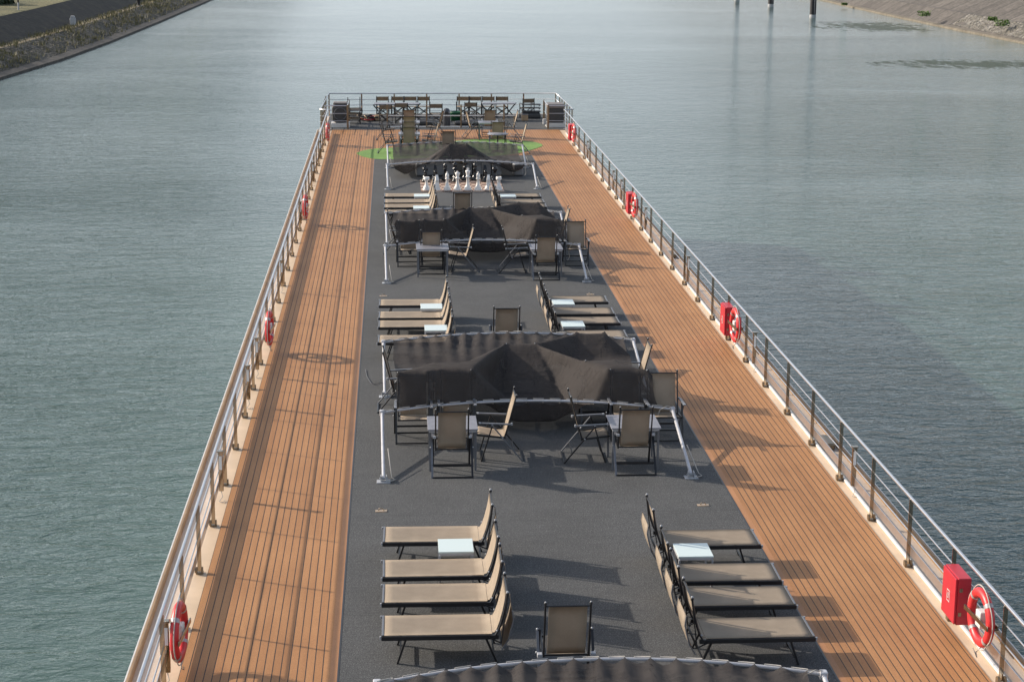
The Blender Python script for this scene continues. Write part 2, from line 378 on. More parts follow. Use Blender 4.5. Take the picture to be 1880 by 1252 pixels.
def m_bank(name, c0, c1, c2, sc=.9, joint=0.0, jcol=(.05, .045, .04), rough_sc=6.0, bump=.6, bd=.15):
    m, nt, b, out = newmat(name); L = nt.links
    geo = nd(nt, 'ShaderNodeNewGeometry')
    n1 = nd(nt, 'ShaderNodeTexNoise', Scale=sc, Detail=8.0, Roughness=.7); L.new(geo.outputs['Position'], n1.inputs['Vector'])
    n2 = nd(nt, 'ShaderNodeTexVoronoi', Scale=rough_sc); L.new(geo.outputs['Position'], n2.inputs['Vector'])
    r = ramp(nt, n1.outputs[0], [(.3, c0), (.5, c1), (.7, c2)]); last = r.outputs[0]
    g = ramp(nt, n2.outputs[0], [(.0, (1.25,)*3), (.7, (.6,)*3)])
    mx = nd(nt, 'ShaderNodeMixRGB', blend_type='MULTIPLY'); mx.inputs[0].default_value = .7; L.new(last, mx.inputs[1]); L.new(g.outputs[0], mx.inputs[2]); last = mx.outputs[0]
    if joint:
        sep = nd(nt, 'ShaderNodeSeparateXYZ'); L.new(geo.outputs['Position'], sep.inputs[0])
        q = nd(nt, 'ShaderNodeMath', operation='DIVIDE'); L.new(sep.outputs[1], q.inputs[0]); q.inputs[1].default_value = joint
        fr = nd(nt, 'ShaderNodeMath', operation='FRACT'); L.new(q.outputs[0], fr.inputs[0])
        fl = nd(nt, 'ShaderNodeMath', operation='FLOOR'); L.new(q.outputs[0], fl.inputs[0])
        w = nd(nt, 'ShaderNodeTexWhiteNoise', noise_dimensions='1D'); L.new(fl.outputs[0], w.inputs['W'])
        sh = ramp(nt, w.outputs[0], [(0, (.78,)*3), (1, (1.15,)*3)])
        mz = nd(nt, 'ShaderNodeMixRGB', blend_type='MULTIPLY'); mz.inputs[0].default_value = 1; L.new(last, mz.inputs[1]); L.new(sh.outputs[0], mz.inputs[2])
        ls = nd(nt, 'ShaderNodeMath', operation='LESS_THAN'); L.new(fr.outputs[0], ls.inputs[0]); ls.inputs[1].default_value = .35/joint
        my = nd(nt, 'ShaderNodeMixRGB'); L.new(ls.outputs[0], my.inputs[0]); L.new(mz.outputs[0], my.inputs[1]); my.inputs[2].default_value = (*jcol, 1); last = my.outputs[0]
    L.new(last, b.inputs['Base Color']); b.inputs['Roughness'].default_value = .9
    bp = nd(nt, 'ShaderNodeBump', Strength=bump, Distance=bd); L.new(n2.outputs[0], bp.inputs['Height']); L.new(bp.outputs[0], b.inputs['Normal'])
    return m
M['bank_dark'] = m_bank('dark_mossy_slabs', (.022, .018, .010), (.040, .032, .022), (.066, .055, .028), .5, 0, rough_sc=2.0, bump=.3)
M['rubble'] = m_bank('weedy_rubble', (.03, .03, .018), (.075, .065, .045), (.19, .17, .14), .7, 0, rough_sc=2.6, bump=1.0, bd=.3)
M['kerb'] = m_bank('wet_concrete_toe', (.05, .045, .04), (.085, .075, .062), (.12, .105, .09), .8, 0, rough_sc=3, bump=.2)
M['path'] = m_bank('sandy_path', (.10, .08, .045), (.22, .17, .10), (.30, .24, .15), .6, 0, rough_sc=5, bump=.2)
M['grass'] = m_bank('dry_grass', (.05, .06, .02), (.13, .12, .045), (.21, .18, .08), .25, 0, rough_sc=4, bump=.5)
M['slab'] = m_bank('pale_concrete_slabs', (.085, .074, .063), (.125, .11, .095), (.17, .15, .13), .5, 5.2, rough_sc=2.0, bump=.15)
M['rubble_pale'] = m_bank('pale_stone_pitching', (.07, .065, .045), (.16, .145, .12), (.34, .32, .29), 1.0, 0, rough_sc=2.4, bump=1.0, bd=.3)
M['kerb_pale'] = m_bank('pale_concrete_toe', (.12, .10, .07), (.18, .155, .115), (.23, .20, .155), .8, 0, rough_sc=3, bump=.2)
def leafmat(name, col):
    m, nt, b, out = newmat(name); L = nt.links
    oi = nd(nt, 'ShaderNodeNewGeometry'); r = ramp(nt, oi.outputs['Random Per Island'], [(0, [c*.6 for c in col]), (1, [c*1.4 for c in col])])
    L.new(r.outputs[0], b.inputs['Base Color']); b.inputs['Roughness'].default_value = .7
    return m
M['weed'] = leafmat('dry_weed', (.14, .125, .05)); M['leaf'] = leafmat('green_weed', (.09, .15, .03)); M['darkleaf'] = leafmat('dark_bush', (.03, .05, .018))

#@@SETTING
# ------------------------------------------------------------------ setting
WZ = -5.5
def grid_sheet(name, x0, x1, y0, y1, z, mat, kind='structure'):
    o = MB().add([(x0, y0, z), (x1, y0, z), (x1, y1, z), (x0, y1, z)], [(0, 1, 2, 3)]).build(name, mat); return tag(o, kind=kind)
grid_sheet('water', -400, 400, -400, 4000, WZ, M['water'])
grid_sheet('riverbed_ground', -4000, 4000, -3000, 5000, WZ-6, M['grass'])

def interp(pts, y):
    if y <= pts[0][1]: return pts[0][0]
    for (xa, ya), (xb, yb) in zip(pts, pts[1:]):
        if y <= yb: return xa + (xb-xa)*(y-ya)/(yb-ya)
    return pts[-1][0]
LB = [(-40, -300), (-37.5, 60), (-35.9, 130), (-34.8, 163), (-33.2, 185), (-32.3, 211), (-31.7, 255), (-31.2, 322), (-28, 600), (-20, 1200), (0, 3000)]
RB = [(88, -300), (80, 60), (76.5, 150), (75.0, 211), (74.9, 237), (75.3, 267), (76.2, 300), (77.5, 330), (90, 600), (110, 1200), (150, 3000)]
def strip(name, line, sgn, prof, mat, jitter=0.0, y0=-300, y1=3000, sub=1):
    ys = []; y = y0
    while y < y1: ys.append(y); y += 2.0 if 100 < y < 380 else 25.0
    ys.append(y1); rows = []; rnd = random.Random(name)
    for y in ys:
        x = interp(line, y); row = []
        n = max(1, sub) if 100 < y < 380 else 1
        for (oa, za), (ob, zb) in zip(prof, prof[1:]):
            for k in range(sub):
                t = k/sub; j = rnd.uniform(-jitter, jitter) if 0 < k else 0
                row.append((x+sgn*(oa+(ob-oa)*t), y, za+(zb-za)*t+j))
        row.append((x+sgn*prof[-1][0], y, prof[-1][1])); rows.append(row)
    m, n = len(rows), len(rows[0]); fs = [(i*n+j, (i+1)*n+j, (i+1)*n+j+1, i*n+j+1) for i in range(m-1) for j in range(n-1)]
    b = MB().add([p for r in rows for p in r], fs, jitter > 0); return tag(b.build(name, mat), kind='structure')
strip('left_bank_toe', LB, -1, [(-.5, WZ-.7), (0, WZ-.1), (.05, WZ+.22), (.9, WZ+.42)], M['kerb'])
strip('left_bank_rubble', LB, -1, [(.9, WZ+.41), (4.0, WZ+1.75)], M['rubble'], .10, sub=6)
strip('left_bank_path', LB, -1, [(4.0, WZ+1.75), (5.1, WZ+1.8)], M['path'])
strip('left_bank_slope', LB, -1, [(5.1, WZ+1.8), (8.6, WZ+3.8)], M['bank_dark'])
strip('left_bank_grass', LB, -1, [(8.6, WZ+3.8), (9.0, WZ+3.85), (30, WZ+4.2), (1500, WZ+6)], M['grass'])
strip('right_bank_toe', RB, 1, [(-.5, WZ-.7), (0, WZ-.1), (.1, WZ+.25), (.8, WZ+.35)], M['kerb_pale'])
strip('right_bank_apron', RB, 1, [(.8, WZ+.34), (3.5, WZ+1.9)], M['slab'])
strip('right_bank_stones', RB, 1, [(.95, WZ+.47), (3.45, WZ+1.92)], M['rubble_pale'], .07, y0=212, y1=244, sub=6)
strip('right_bank_stones', RB, 1, [(.95, WZ+.47), (3.45, WZ+1.92)], M['rubble_pale'], .07, y0=160, y1=210.6, sub=6)
strip('right_bank_slope', RB, 1, [(3.5, WZ+1.9), (3.9, WZ+1.92), (8.8, WZ+4.1)], M['slab'])
strip('right_bank_grass', RB, 1, [(8.8, WZ+4.1), (30, WZ+4.5), (1500, WZ+6)], M['grass'])

# weeds on the left bank: one mass of blades
def blades(b, x, y, z, h, n, w=.05, spread=.3, rnd=random):
    for _ in range(n):
        a = rnd.uniform(0, 6.28); px, py = x+rnd.gauss(0, spread), y+rnd.gauss(0, spread)
        hh = h*rnd.uniform(.5, 1.2); lx, ly = rnd.gauss(0, .25)*hh, rnd.gauss(0, .25)*hh
        ca, sa = math.cos(a)*w, math.sin(a)*w
        b.add([(px-ca, py-sa, z-.05), (px+ca, py+sa, z-.05), (px+lx, py+ly, z+hh)], [(0, 1, 2)])
rw = random.Random(3); b = MB()
for _ in range(2600):
    y = rw.uniform(150, 330); o = rw.uniform(1.0, 5.2) if rw.random() < .8 else rw.uniform(3.4, 5.4)
    dens = .5+.5*math.sin(y*.19)+.3*math.sin(y*.53+o)
    if rw.random() > .35+.5*dens: continue
    z = WZ + (.41+(o-.9)*.432 if o < 4 else 1.76)
    blades(b, interp(LB, y)-o, y, z, rw.uniform(.15, .55), 5, .05, .25, rw)
tag(b.build('bank_weeds', M['weed']), 'straggly dry weeds over the rubble of the left bank', 'weeds', kind='stuff')
def plant(px, py, z, h, label):
    p = at(px, py, z); e = empty('bank_plant', p); tag(e, label, 'plant', 'green plants on the right bank')
    b = MB(); rr = random.Random(px)
    for _ in range(260):
        a = rr.uniform(0, 6.28); q = rr.random()**.5*h; zz = rr.uniform(0, h*.7)
        c = Vector((math.cos(a)*q, math.sin(a)*q, zz)); s = rr.uniform(.06, .14)
        d1 = Vector((rr.gauss(0, 1), rr.gauss(0, 1), rr.gauss(0, 1))).normalized()*s; d2 = Vector((rr.gauss(0, 1), rr.gauss(0, 1), rr.gauss(0, 1))).normalized()*s
        b.add([c-d1, c-d2, c+d1, c+d2], [(0, 1, 2, 3)])
    b.build('foliage', M['leaf'], e)
    st = MB()
    for k in range(4): st.tube([(0, 0, -.1), (rr.uniform(-.4, .4)*h, rr.uniform(-.4, .4)*h, h*.6)], .02, 4)
    st.build('stem', M['leaf'], e)
plant(1696, 30, WZ+1.35, .95, 'low green plant on the right bank stones, nearer the river piles')
plant(1840, 48, WZ+1.5, 1.0, 'brightest green plant on the right bank, at the picture edge')
plant(1822, 38, WZ+1.95, .6, 'small green tuft above the brightest bank plant')
plant(1550, 10, WZ+.5, .5, 'tiny green tuft at the right bank waterline beside the piles')
# marker stone, poles
p = at(134, 47, WZ+1.78); e = empty('marker_post', p); tag(e, 'squat white concrete marker beside the left bank path', 'marker')
MB().cbox(-.32, .32, -.25, .25, 0, .85, .06).build('body', M['concrete'], e); MB().cbox(-.22, .22, -.2, .2, .85, 1.08, .05).build('cap', M['concrete'], e)
p = at(34, 19, WZ+3.9); e = empty('pole', p); tag(e, 'thin white pole with dark bands on the grass of the left bank', 'pole')
MB().tube([(0, 0, 0), (0, 0, .8)], .09, 8).build('base', M['concrete'], e); MB().tube([(0, 0, .8), (0, 0, 1.3)], .092, 8).build('band', M['pile'], e); MB().tube([(0, 0, 1.3), (0, 0, 3.6)], .09, 8).build('shaft', M['concrete'], e)
p = at(255, 11, WZ+1.78); e = empty('mooring_bollard', p); tag(e, 'small black bollard beside the left bank path', 'bollard')
MB().lathe([(.3, 0), (.25, .1), (.2, .6), (.36, .8), (.36, .95), (0, 1)], n=10).build('body', M['pile'], e); MB().cbox(-.4, .4, -.4, .4, -.1, .02, .02).build('base', M['concrete'], e)
p = at(3, 12, WZ+3.9); e = empty('bush', p); tag(e, 'dark bush on the grass at the top left corner', 'bush')
b = MB(); rr = random.Random(5)
for _ in range(2600):
    d = Vector((rr.gauss(0, 1), rr.gauss(0, 1), abs(rr.gauss(0, .7)))).normalized()*rr.uniform(.5, 1); c = Vector((d.x*4.0-3.5, d.y*4+4.5, d.z*3.2)); s = rr.uniform(.12, .28)
    d1 = Vector((rr.gauss(0, 1), rr.gauss(0, 1), rr.gauss(0, 1))).normalized()*s; d2 = Vector((rr.gauss(0, 1), rr.gauss(0, 1), rr.gauss(0, 1))).normalized()*s
    b.add([c-d1, c-d2, c+d1, c+d2], [(0, 1, 2, 3)])
b.build('foliage', M['darkleaf'], e); MB().tube([(-3.5, 4.5, 0), (-3.5, 4.5, 2)], .15, 6).build('trunk', M['pile'], e)
# piles in the river
for k, (px, py, lab) in enumerate([(1492, 33, 'tall black steel pile standing in the river, nearest of the row'), (1415, 13, 'black steel pile in the river, second in the row from the nearest'), (1353, 2, 'farthest visible steel pile at the top edge of the river')]):
    p = at(px, py, WZ); e = empty('river_pile', (p.x, p.y, WZ)); tag(e, lab, 'pile', 'steel piles standing in the river')
    MB().tube([(0, 0, -5), (0, 0, 3.0)], .47, 18).build('shaft', M['pile'], e)
    MB().lathe([(.475, 0.0), (.48, .02), (.48, .42), (.475, .44)], n=18).build('tide_band', M['concrete'], e)
    MB().tube([(.1, -.5, .5), (.1, -.56, .6), (.1, -.56, 2.6), (.1, -.5, 2.7)], .04, 6).build('ladder_rail', M['grey_frame'], e)

#@@SHIP
# ------------------------------------------------------------------ ship
XL, XR = -2.62, 7.07           # orange deck edges
Y0, Y1 = 4.0, 82.9
ship = empty('river_cruise_ship', (2.235, 40, WZ)); tag(ship, 'long river cruise ship with orange plank and grey carpet sun deck', 'ship')
SP = Vector((2.235, 40, WZ))
def sp(b, name, mat, parent=None):
    par = parent or ship
    b.v = [(x-SP.x, y-SP.y, z-SP.z) for x, y, z in b.v]
    return b.build(name, mat, par)
b = MB()
# hull with rounded end at far side
for (z0, z1, xo, ye) in ((WZ-1, -2.75, 5.40, 83.8), (-2.75, -.36, 5.47, 83.4)):
    b.box(2.235-xo, 2.235+xo, Y0, ye, z0, z1)
sp(b, 'hull', M['hull'])
b = MB().box(XL-.24, XR+.24, Y0, 83.2, -.355, -.002); sp(b, 'deck_edge', M['cream'])
for s in (-1, 1):
    xa = 2.235 + s*(4.845+.24)
    x0, x1 = sorted((xa, 2.235+s*5.435)); sp(MB().box(x0, x1, Y0, 83.2, -.355, -.12), 'gutter', M['gutter'])
    x0, x1 = sorted((2.235+s*5.435, 2.235+s*5.48)); sp(MB().cbox(x0, x1, Y0, 77.2, -.36, -.02, .012), 'coaming', M['tan'])
    x0, x1 = sorted((2.235+s*5.483, 2.235+s*5.50)); sp(MB().box(x0, x1, Y0, 77.2, -.60, -.03), 'rubbing_strake', M['white'])
def poly_sheet(pts, z, name, mat):
    b = MB().add([(x, y, z) for x, y in pts]+[(x, y, z-.02) for x, y in pts], [tuple(range(len(pts)))]+[(i, i+len(pts), (i+1) % len(pts)+len(pts), (i+1) % len(pts)) for i in range(len(pts))])
    return sp(b, name, mat)
CX0, CX1, CY = -.72, 5.24, 68.2
poly_sheet([(XL, Y0), (CX0-.1, Y0), (CX0-.1, CY+.0), (CX1+.1, CY), (CX1+.1, Y0), (XR, Y0), (XR, 76.7), (XL, 76.7)], .010, 'plank_deck', M['teak'])
poly_sheet([(CX0-.1, Y0), (CX0, Y0), (CX0, CY), (CX0-.1, CY)], .0105, 'plank_border', simple('plank_border', (.40, .185, .075), .6, 0, .12, 1, .25, 170))
poly_sheet([(CX1, Y0), (CX1+.1, Y0), (CX1+.1, CY), (CX1, CY)], .0105, 'plank_border', bpy.data.materials['plank_border'])
sp(MB().box(CX0-.012, CX0+.010, Y0, CY, -.01, .017), 'edge_trim', M['black']); sp(MB().box(CX1-.010, CX1+.012, Y0, CY, -.01, .017), 'edge_trim', M['black'])
poly_sheet([(CX0, Y0), (CX1, Y0), (CX1, CY), (CX0, CY)], .014, 'carpet', M['carpet'])
poly_sheet([(-2.9, 76.7), (7.4, 76.7), (7.4, 83.0), (-2.9, 83.0)], .012, 'end_deck_carpet', M['carpet'])
# bean shaped putting green
gp = [(655, 283), (661, 279.5), (672, 276.5), (690, 274), (715, 272.5), (750, 270), (790, 265), (830, 260.5), (862, 257.5), (900, 256.5), (940, 258), (970, 260.5), (988, 263.5), (996, 267.5), (992, 271), (978, 275.5), (962, 280), (940, 284), (905, 287.5), (870, 288.5), (830, 289), (790, 290.5), (750, 292.5), (715, 293.5), (690, 293), (668, 289)]
gw = [at(x, y) for x, y in gp]; gx = []
for i in range(len(gw)):
    a, b_, c, d = gw[i-1], gw[i], gw[(i+1) % len(gw)], gw[(i+2) % len(gw)]
    for t in (0, .33, .66):
        q = .5*((2*b_)+(c-a)*t+(2*a-5*b_+4*c-d)*t*t+(3*b_-a-3*c+d)*t**3); gx.append((q.x, q.y))
poly_sheet(gx, .020, 'putting_green', M['turf'])
# railings
def railing(x, ya, yb, ylist, side):
    top = sp(MB().tube([(x, ya, 1.0), (x, yb, 1.0)], .023, 10), 'railing', M['rail'])
    def sub(b, name, mat): b.v = [(vx-SP.x, vy-SP.y, vz-SP.z) for vx, vy, vz in b.v]; return b.build(name, mat, top)
    sub(MB().tube([(x+side*.02, ya, .735), (x+side*.02, yb, .735)], .010, 8), 'middle_rail', M['rail'])
    sub(MB().tube([(x+side*.02, ya, .485), (x+side*.02, yb, .485)], .010, 8), 'middle_rail', M['rail'])
    sub(MB().box(x+side*.035, x+side*.045, ya, yb, .15, .29), 'toe_board', M['rail'])
    if side > 0: sub(MB().cbox(x+.055, x+.095, ya, yb, .0, .045, .008), 'toe_strip', M['white'])
    for y in ylist:
        sub(MB().cbox(x-.028, x+.028, y-.007, y+.007, .03, .985, .003), 'post', M['steel'])
        sub(MB().cbox(x-.05, x+.05, y-.05, y+.05, .0, .02, .004).tube([(x-.06, y-.03, .06), (x-.03, y-.03, .06)], .045, 12).tube([(x+.03, y-.03, .06), (x+.05, y-.03, .06)], .045, 12), 'post_foot', M['bronze'])
yl = [21.7+2.02*k*0.985 for k in range(-8, 27)]
yl = [y for y in yl if y > 5]
railing(-2.73, 5.5, 75.4, [y for y in yl if y < 75], -1)
railing(7.165, 5.5, 75.4, [y for y in [y-.2 for y in yl] if y < 75], 1)
# rails round the far end
far = [(-2.6, 75.4, 1.0), (-3.05, 75.5, 1.0), (-2.92, 82.4, 1.0), (7.45, 82.6, 1.0), (7.55, 75.5, 1.0), (7.12, 75.3, 1.0)]
top = sp(MB().tube(far, .024, 8), 'end_railing', M['rail'])
def subf(b, name, mat): b.v = [(vx-SP.x, vy-SP.y, vz-SP.z) for vx, vy, vz in b.v]; return b.build(name, mat, top)
for z in (.73, .48, .22): subf(MB().tube([(x, y, z) for x, y, _ in far], .013, 6), 'middle_rail', M['rail'])
fp = [(-2.92+1.48*k, 82.4+.03*k) for k in range(8)] + [(-3.02, 75.5+1.15*k) for k in range(6)] + [(7.5, 75.5+1.15*k) for k in range(6)]
for x, y in fp: subf(MB().cbox(x-.03, x+.03, y-.008, y+.008, 0, .99, .003), 'post', M['steel'])
# low fence between plank deck and far carpet
top = sp(MB().tube([(-.30, 77.5, .52), (5.28, 77.5, .52)], .024, 8), 'low_barrier', M['white'])
for x in (-.27, .55, 1.42, 2.9, 4.75, 5.2): subf(MB().cbox(x-.03, x+.03, 77.46, 77.54, 0, 1.0 if x in (-.27, 1.42, 2.9, 4.75) else .52, .003), 'post', M['bronze'])
subf(MB().cbox(-.3, 5.28, 77.47, 77.53, .02, .07, .008), 'bottom_rail', M['white'])
for xs in ((-2.95, -1.95), (6.62, 7.5)):
    tp = sp(MB().tube([(xs[0], 77.0, 1.0), (xs[1], 77.0, 1.0)], .022, 8), 'corner_rail', M['rail'])
    def sc(b, n, mt): b.v = [(vx-SP.x, vy-SP.y, vz-SP.z) for vx, vy, vz in b.v]; return b.build(n, mt, tp)
    for z in (.35, .67): sc(MB().tube([(xs[0], 77.0, z), (xs[1], 77.0, z)], .013, 6), 'middle_rail', M['rail'])
    xin = xs[1] if xs[0] < 0 else xs[0]
    for y in (77.0, 79.2): sc(MB().cbox(xin-.04, xin+.04, y-.04, y+.04, 0, 1.03, .004), 'post', M['bronze'])
    sc(MB().tube([(xin, 77, 1.0), (xin, 79.2, 1.0)], .02, 6), 'return_rail', M['rail'])
    sc(MB().tube([(xin, 77, .55), (xin, 79.2, .55)], .013, 6), 'return_rail', M['rail'])
# small fittings on the outer right gutter
sp(MB().cbox(7.40, 7.60, 29.5, 30.1, -.12, .0, .03), 'fairlead', M['bronze'])
sp(MB().cbox(7.40, 7.60, 47.5, 48.1, -.12, .0, .03), 'fairlead', M['bronze'])

# deck eyes
def deck_eye(x, y, lab):
    e = empty('deck_eye', (x, y, .014)); tag(e, lab, 'lashing ring', 'lashing rings on the carpet')
    MB().cbox(-.09, .09, -.05, .05, 0, .008, .003).build('plate', M['brass'], e)
    MB().tube([Vector((math.cos(a)*.04, 0, .008+math.sin(a)*.045)) for a in [k*math.pi/8 for k in range(9)]], .008, 6).build('ring', M['steel'], e)
deck_eye(-.24, 26.2, 'steel lashing ring on a plate, left side of the carpet behind the nearest loungers')
deck_eye(4.73, 26.25, 'steel lashing ring on a plate, right side of the carpet behind the nearest loungers')
deck_eye(-.28, 42.2, 'lashing ring on the left carpet just past the middle loungers'); deck_eye(4.7, 42.2, 'lashing ring on the right carpet just past the middle loungers')

# ------------------------------------------------------------------ deck light posts
def light_post():
    e = empty('deck_light_post')
    MB().cbox(-.035, .035, -.03, .03, .15, .78, .006).build('body', M['steel'], e)
    MB().cbox(-.022, .022, -.036, -.031, .50, .72, .002).build('lens', M['lens'], e)
    MB().cbox(-.05, .05, -.045, .045, .78, .80, .004).build('cap', M['steel'], e)
    MB().tube([(0, -.02, .15), (.02, -.05, .07), (-.03, -.12, .012), (.04, -.16, .012), (.05, -.06, .012)], .006, 5).build('cable', M['cord'], e)
    return e
lp = light_post(); first = True
for side, x, ys in ((0, -2.72, (20.0, 26.9, 32.35, 34.6, 42.8, 51.9, 60.5, 66.5)), (1, 7.19, (26.7, 34.7, 43.0, 50.6, 56.2, 58.3, 66.3))):
    for k, y in enumerate(ys):
        o = lp if first else copy_tree(lp); first = False
        o.location = (x, y, 0)
        w = ('left', 'right')[side]; nn = ('nearest', 'second', 'third', 'fourth', 'fifth', 'sixth', 'seventh', 'eighth')[k]
        tag(o, f'short steel deck light on the {w} railing, {nn} from the camera', 'deck light', 'short deck lights along the railings')

# ------------------------------------------------------------------ life buoys and hose boxes
def life_buoy():
    e = empty('life_buoy'); n, mrow = 40, 12; Rr, r = .305, .062; b = MB(); vs = []
    for i in range(n):
        a = 2*math.pi*i/n
        for k in range(mrow):
            q = 2*math.pi*k/mrow; rr = Rr + r*math.cos(q); vs.append((r*.85*math.sin(q), rr*math.cos(a), rr*math.sin(a)))
    b.add(vs, [(i*mrow+k, i*mrow+(k+1) % mrow, ((i+1) % n)*mrow+(k+1) % mrow, ((i+1) % n)*mrow+k) for i in range(n) for k in range(mrow)], True)
    b.build('ring', M['ring'], e)
    for q in range(4):
        b = MB(); vs = []; a0 = math.pi/4+q*math.pi/2
        for i in range(5):
            a = a0 + (i-2)*.04
            for k in range(mrow):
                t = 2*math.pi*k/mrow; rr = Rr+(r+.003)*math.cos(t); vs.append(((r*.85+.003)*math.sin(t), rr*math.cos(a), rr*math.sin(a)))
        b.add(vs, [(i*mrow+k, i*mrow+(k+1) % mrow, (i+1)*mrow+(k+1) % mrow, (i+1)*mrow+k) for i in range(4) for k in range(mrow)], True); b.build('tape_band', M['tape'], e)
    pts = []
    for i in range(49):
        a = 2*math.pi*i/48; w = abs(math.sin(2*a)); pts.append((.01, (Rr+.062+.035*w)*math.cos(a+math.pi/4), (Rr+.062+.035*w)*math.sin(a+math.pi/4)))
    b = MB().tube(pts, .008, 5, False); b.tube([(.0, .05, -.37), (.02, -.03, -.46), (.03, .04, -.50), (.05, -.06, -.42)], .007, 5); b.build('grab_line', M['cord'], e)
    b = MB().cbox(.055, .075, -.38, .38, -.03, .03, .004).cbox(-.07, .06, .30, .34, -.04, -.01, .004).cbox(-.085, -.06, -.02, .36, -.03, .03, .004); b.build('holder', M['steel'], e)
    MB().cbox(-.055, .05, -.06, .10, -.11, .10, .015).build('line_bag', M['white'], e)
    MB().tube([(-.07, .12, -.02), (-.07, .12, .2)], .03, 8).build('buoy_light', M['tape'], e)
    return e
lb = life_buoy(); spots = [(-2.60, 20.25, .55, 'left'), (-2.60, 36.5, .55, 'left'), (-2.60, 52.5, .55, 'left'), (-2.60, 71.4, .55, 'left'), (7.06, 20.05, .62, 'right'), (7.06, 36.1, .62, 'right'), (7.06, 52.1, .62, 'right'), (7.06, 70.3, .62, 'right')]
for k, (x, y, z, w) in enumerate(spots):
    o = lb if k == 0 else copy_tree(lb); o.location = (x, y, z); o.rotation_euler = (0, 0, R(180) if w == 'right' else 0)
    if w == 'right': o.rotation_euler = (0, 0, R(180+3))
    else: o.rotation_euler = (0, 0, R(-4))
    nn = ('nearest', 'second', 'third', 'farthest')[k % 4]
    tag(o, f'orange red life buoy hung on the {w} railing, {nn} one' + (' beside its red box' if w == 'right' else ''), 'life buoy', 'life buoys on the railings')
def hose_box():
    e = empty('fire_hose_box')
    MB().cbox(-.02, .15, -.27, .27, 0, .62, .01).build('body', M['red'], e)
    MB().cbox(-.05, -.022, -.262, .262, .01, .61, .008).build('door', M['red'], e)
    b = MB(); x0, x1 = -.0535, -.0508
    for (ya, yb, za, zb) in ((-.055, .055, .225, .233), (-.055, .055, .367, .375), (-.055, -.047, .233, .367), (.047, .055, .233, .367)): b.box(x0, x1, ya, yb, za, zb)
    pts = [(-.052, math.cos(a)*.028+.004, .30+math.sin(a)*.032) for a in [R(d) for d in range(100, 430, 22)]]
    b.tube(pts, .004, 5); b.tube([(-.052, .004+.028*math.cos(R(70)), .33), (-.052, -.02, .352)], .004, 5)
    b.build('hose_symbol', M['white'], e)
    MB().box(.0, .04, -.275, -.271, .12, .17).build('hinge', M['steel'], e); MB().box(.0, .04, -.275, -.271, .44, .49).build('hinge', M['steel'], e)
    return e
hb = hose_box()
for k, y in enumerate((21.05, 37.1, 53.15, 71.4)):
    o = hb if k == 0 else copy_tree(hb); o.location = (7.02, y, .22)
    tag(o, f'red fire hose box on the right railing behind its life buoy, {("nearest", "second", "third", "farthest")[k]} one', 'hose box', 'red boxes on the right railing')

# ------------------------------------------------------------------ sun loungers: foot at local x=-.2, head to +x, centred in y
def lounger():
    e = empty('sun_lounger'); W = .33
    fr = MB()
    for s in (-1, 1):
        fr.beam((0, s*W, .345), (1.42, s*W, .345), .028, .05)
    fr.beam((0.02, -W, .345), (.02, W, .345), .03, .04); fr.beam((1.28, -W, .33), (1.28, W, .33), .03, .03)
    fr.build('frame', M['black'], e)
    for s in (-1, 1): MB().cbox(-.022, .0, s*W-.013, s*W+.013, .335, .375, .004).build('end_cap', M['cap'], e)
    MB().sheet([[(x, y, .378 - .012*(1-(y/.32)**2)*math.sin(math.pi*min(1, max(0, x/1.36)))) for y in [(-.318+.636*k/6) for k in range(7)]] for x in [.01+1.33*i/10 for i in range(11)]], .006).build('seat_sling', M['sling'], e)
    MB().cbox(.003, .03, -.32, .32, .375, .386, .004).build('piping', M['grey_frame'], e)
    # backrest curve
    prof = [(1.345, .378), (1.375, .385), (1.40, .43), (1.435, .53), (1.468, .66), (1.492, .78), (1.505, .875)]
    MB().sheet([[(x, y, z) for y in [(-.28+.56*k/6) for k in range(7)]] for x, z in prof], .006).build('back_sling', M['sling'], e)
    bf = MB()
    for s in (-1, 1):
        bf.tube([(x+.018, s*W, z) for x, z in [(1.36, .36)]+prof[2:]], .014, 8); bf.ball((1.525, s*W, .895), .024, 8)
    bf.tube([(1.522, -W, .875), (1.522, W, .875)], .012, 8); bf.build('back_frame', M['black'], e)
    for s in (-1, 1): MB().ball((1.525, s*W, .915), .018, 8).build('knob', M['cap'], e); MB().ball((1.40, s*(W+.012), .43), .014, 6).build('knob', M['cap'], e)
    for s in (-1, 1):
        MB().beam((.30, s*.29, .33), (.19, s*.29, 0), .024, .034, (0, 1, 0)).build('leg', M['black'], e)
        MB().beam((1.26, s*.29, .33), (1.40, s*.29, 0), .024, .034, (0, 1, 0)).build('leg', M['black'], e)
    MB().beam((.23, -.29, .1), (.23, .29, .1), .02, .02).build('crossbar', M['black'], e); MB().beam((1.365, -.29, .09), (1.365, .29, .09), .02, .02).build('crossbar', M['black'], e)
    st = MB()
    for s in (-1, 1): st.beam((1.52, s*(W+.018), .80), (1.45, s*(W+.018), .27), .012, .028, (0, 1, 0)); st.beam((1.45, s*(W+.018), .27), (1.30, s*(W+.018), .345), .012, .02, (0, 1, 0))
    st.beam((1.45, -W, .27), (1.45, W, .27), .02, .02); st.build('support_strut', M['black'], e)
    MB().sheet([[(x, y, z) for y in (-.30, -.15, 0, .15, .30)] for x, z in ((1.585, .66), (1.60, .55), (1.575, .42), (1.54, .30), (1.47, .18))], .006).build('sunshade', M['sling'], e)
    for s in (-1, 1): MB().tube([(1.585, s*.315, .67), (1.60, s*.315, .55), (1.54, s*.315, .30), (1.46, s*.315, .17)], .010, 6).build('sunshade_arm', M['grey_frame'], e)
    return e
lg = lounger(); first = True
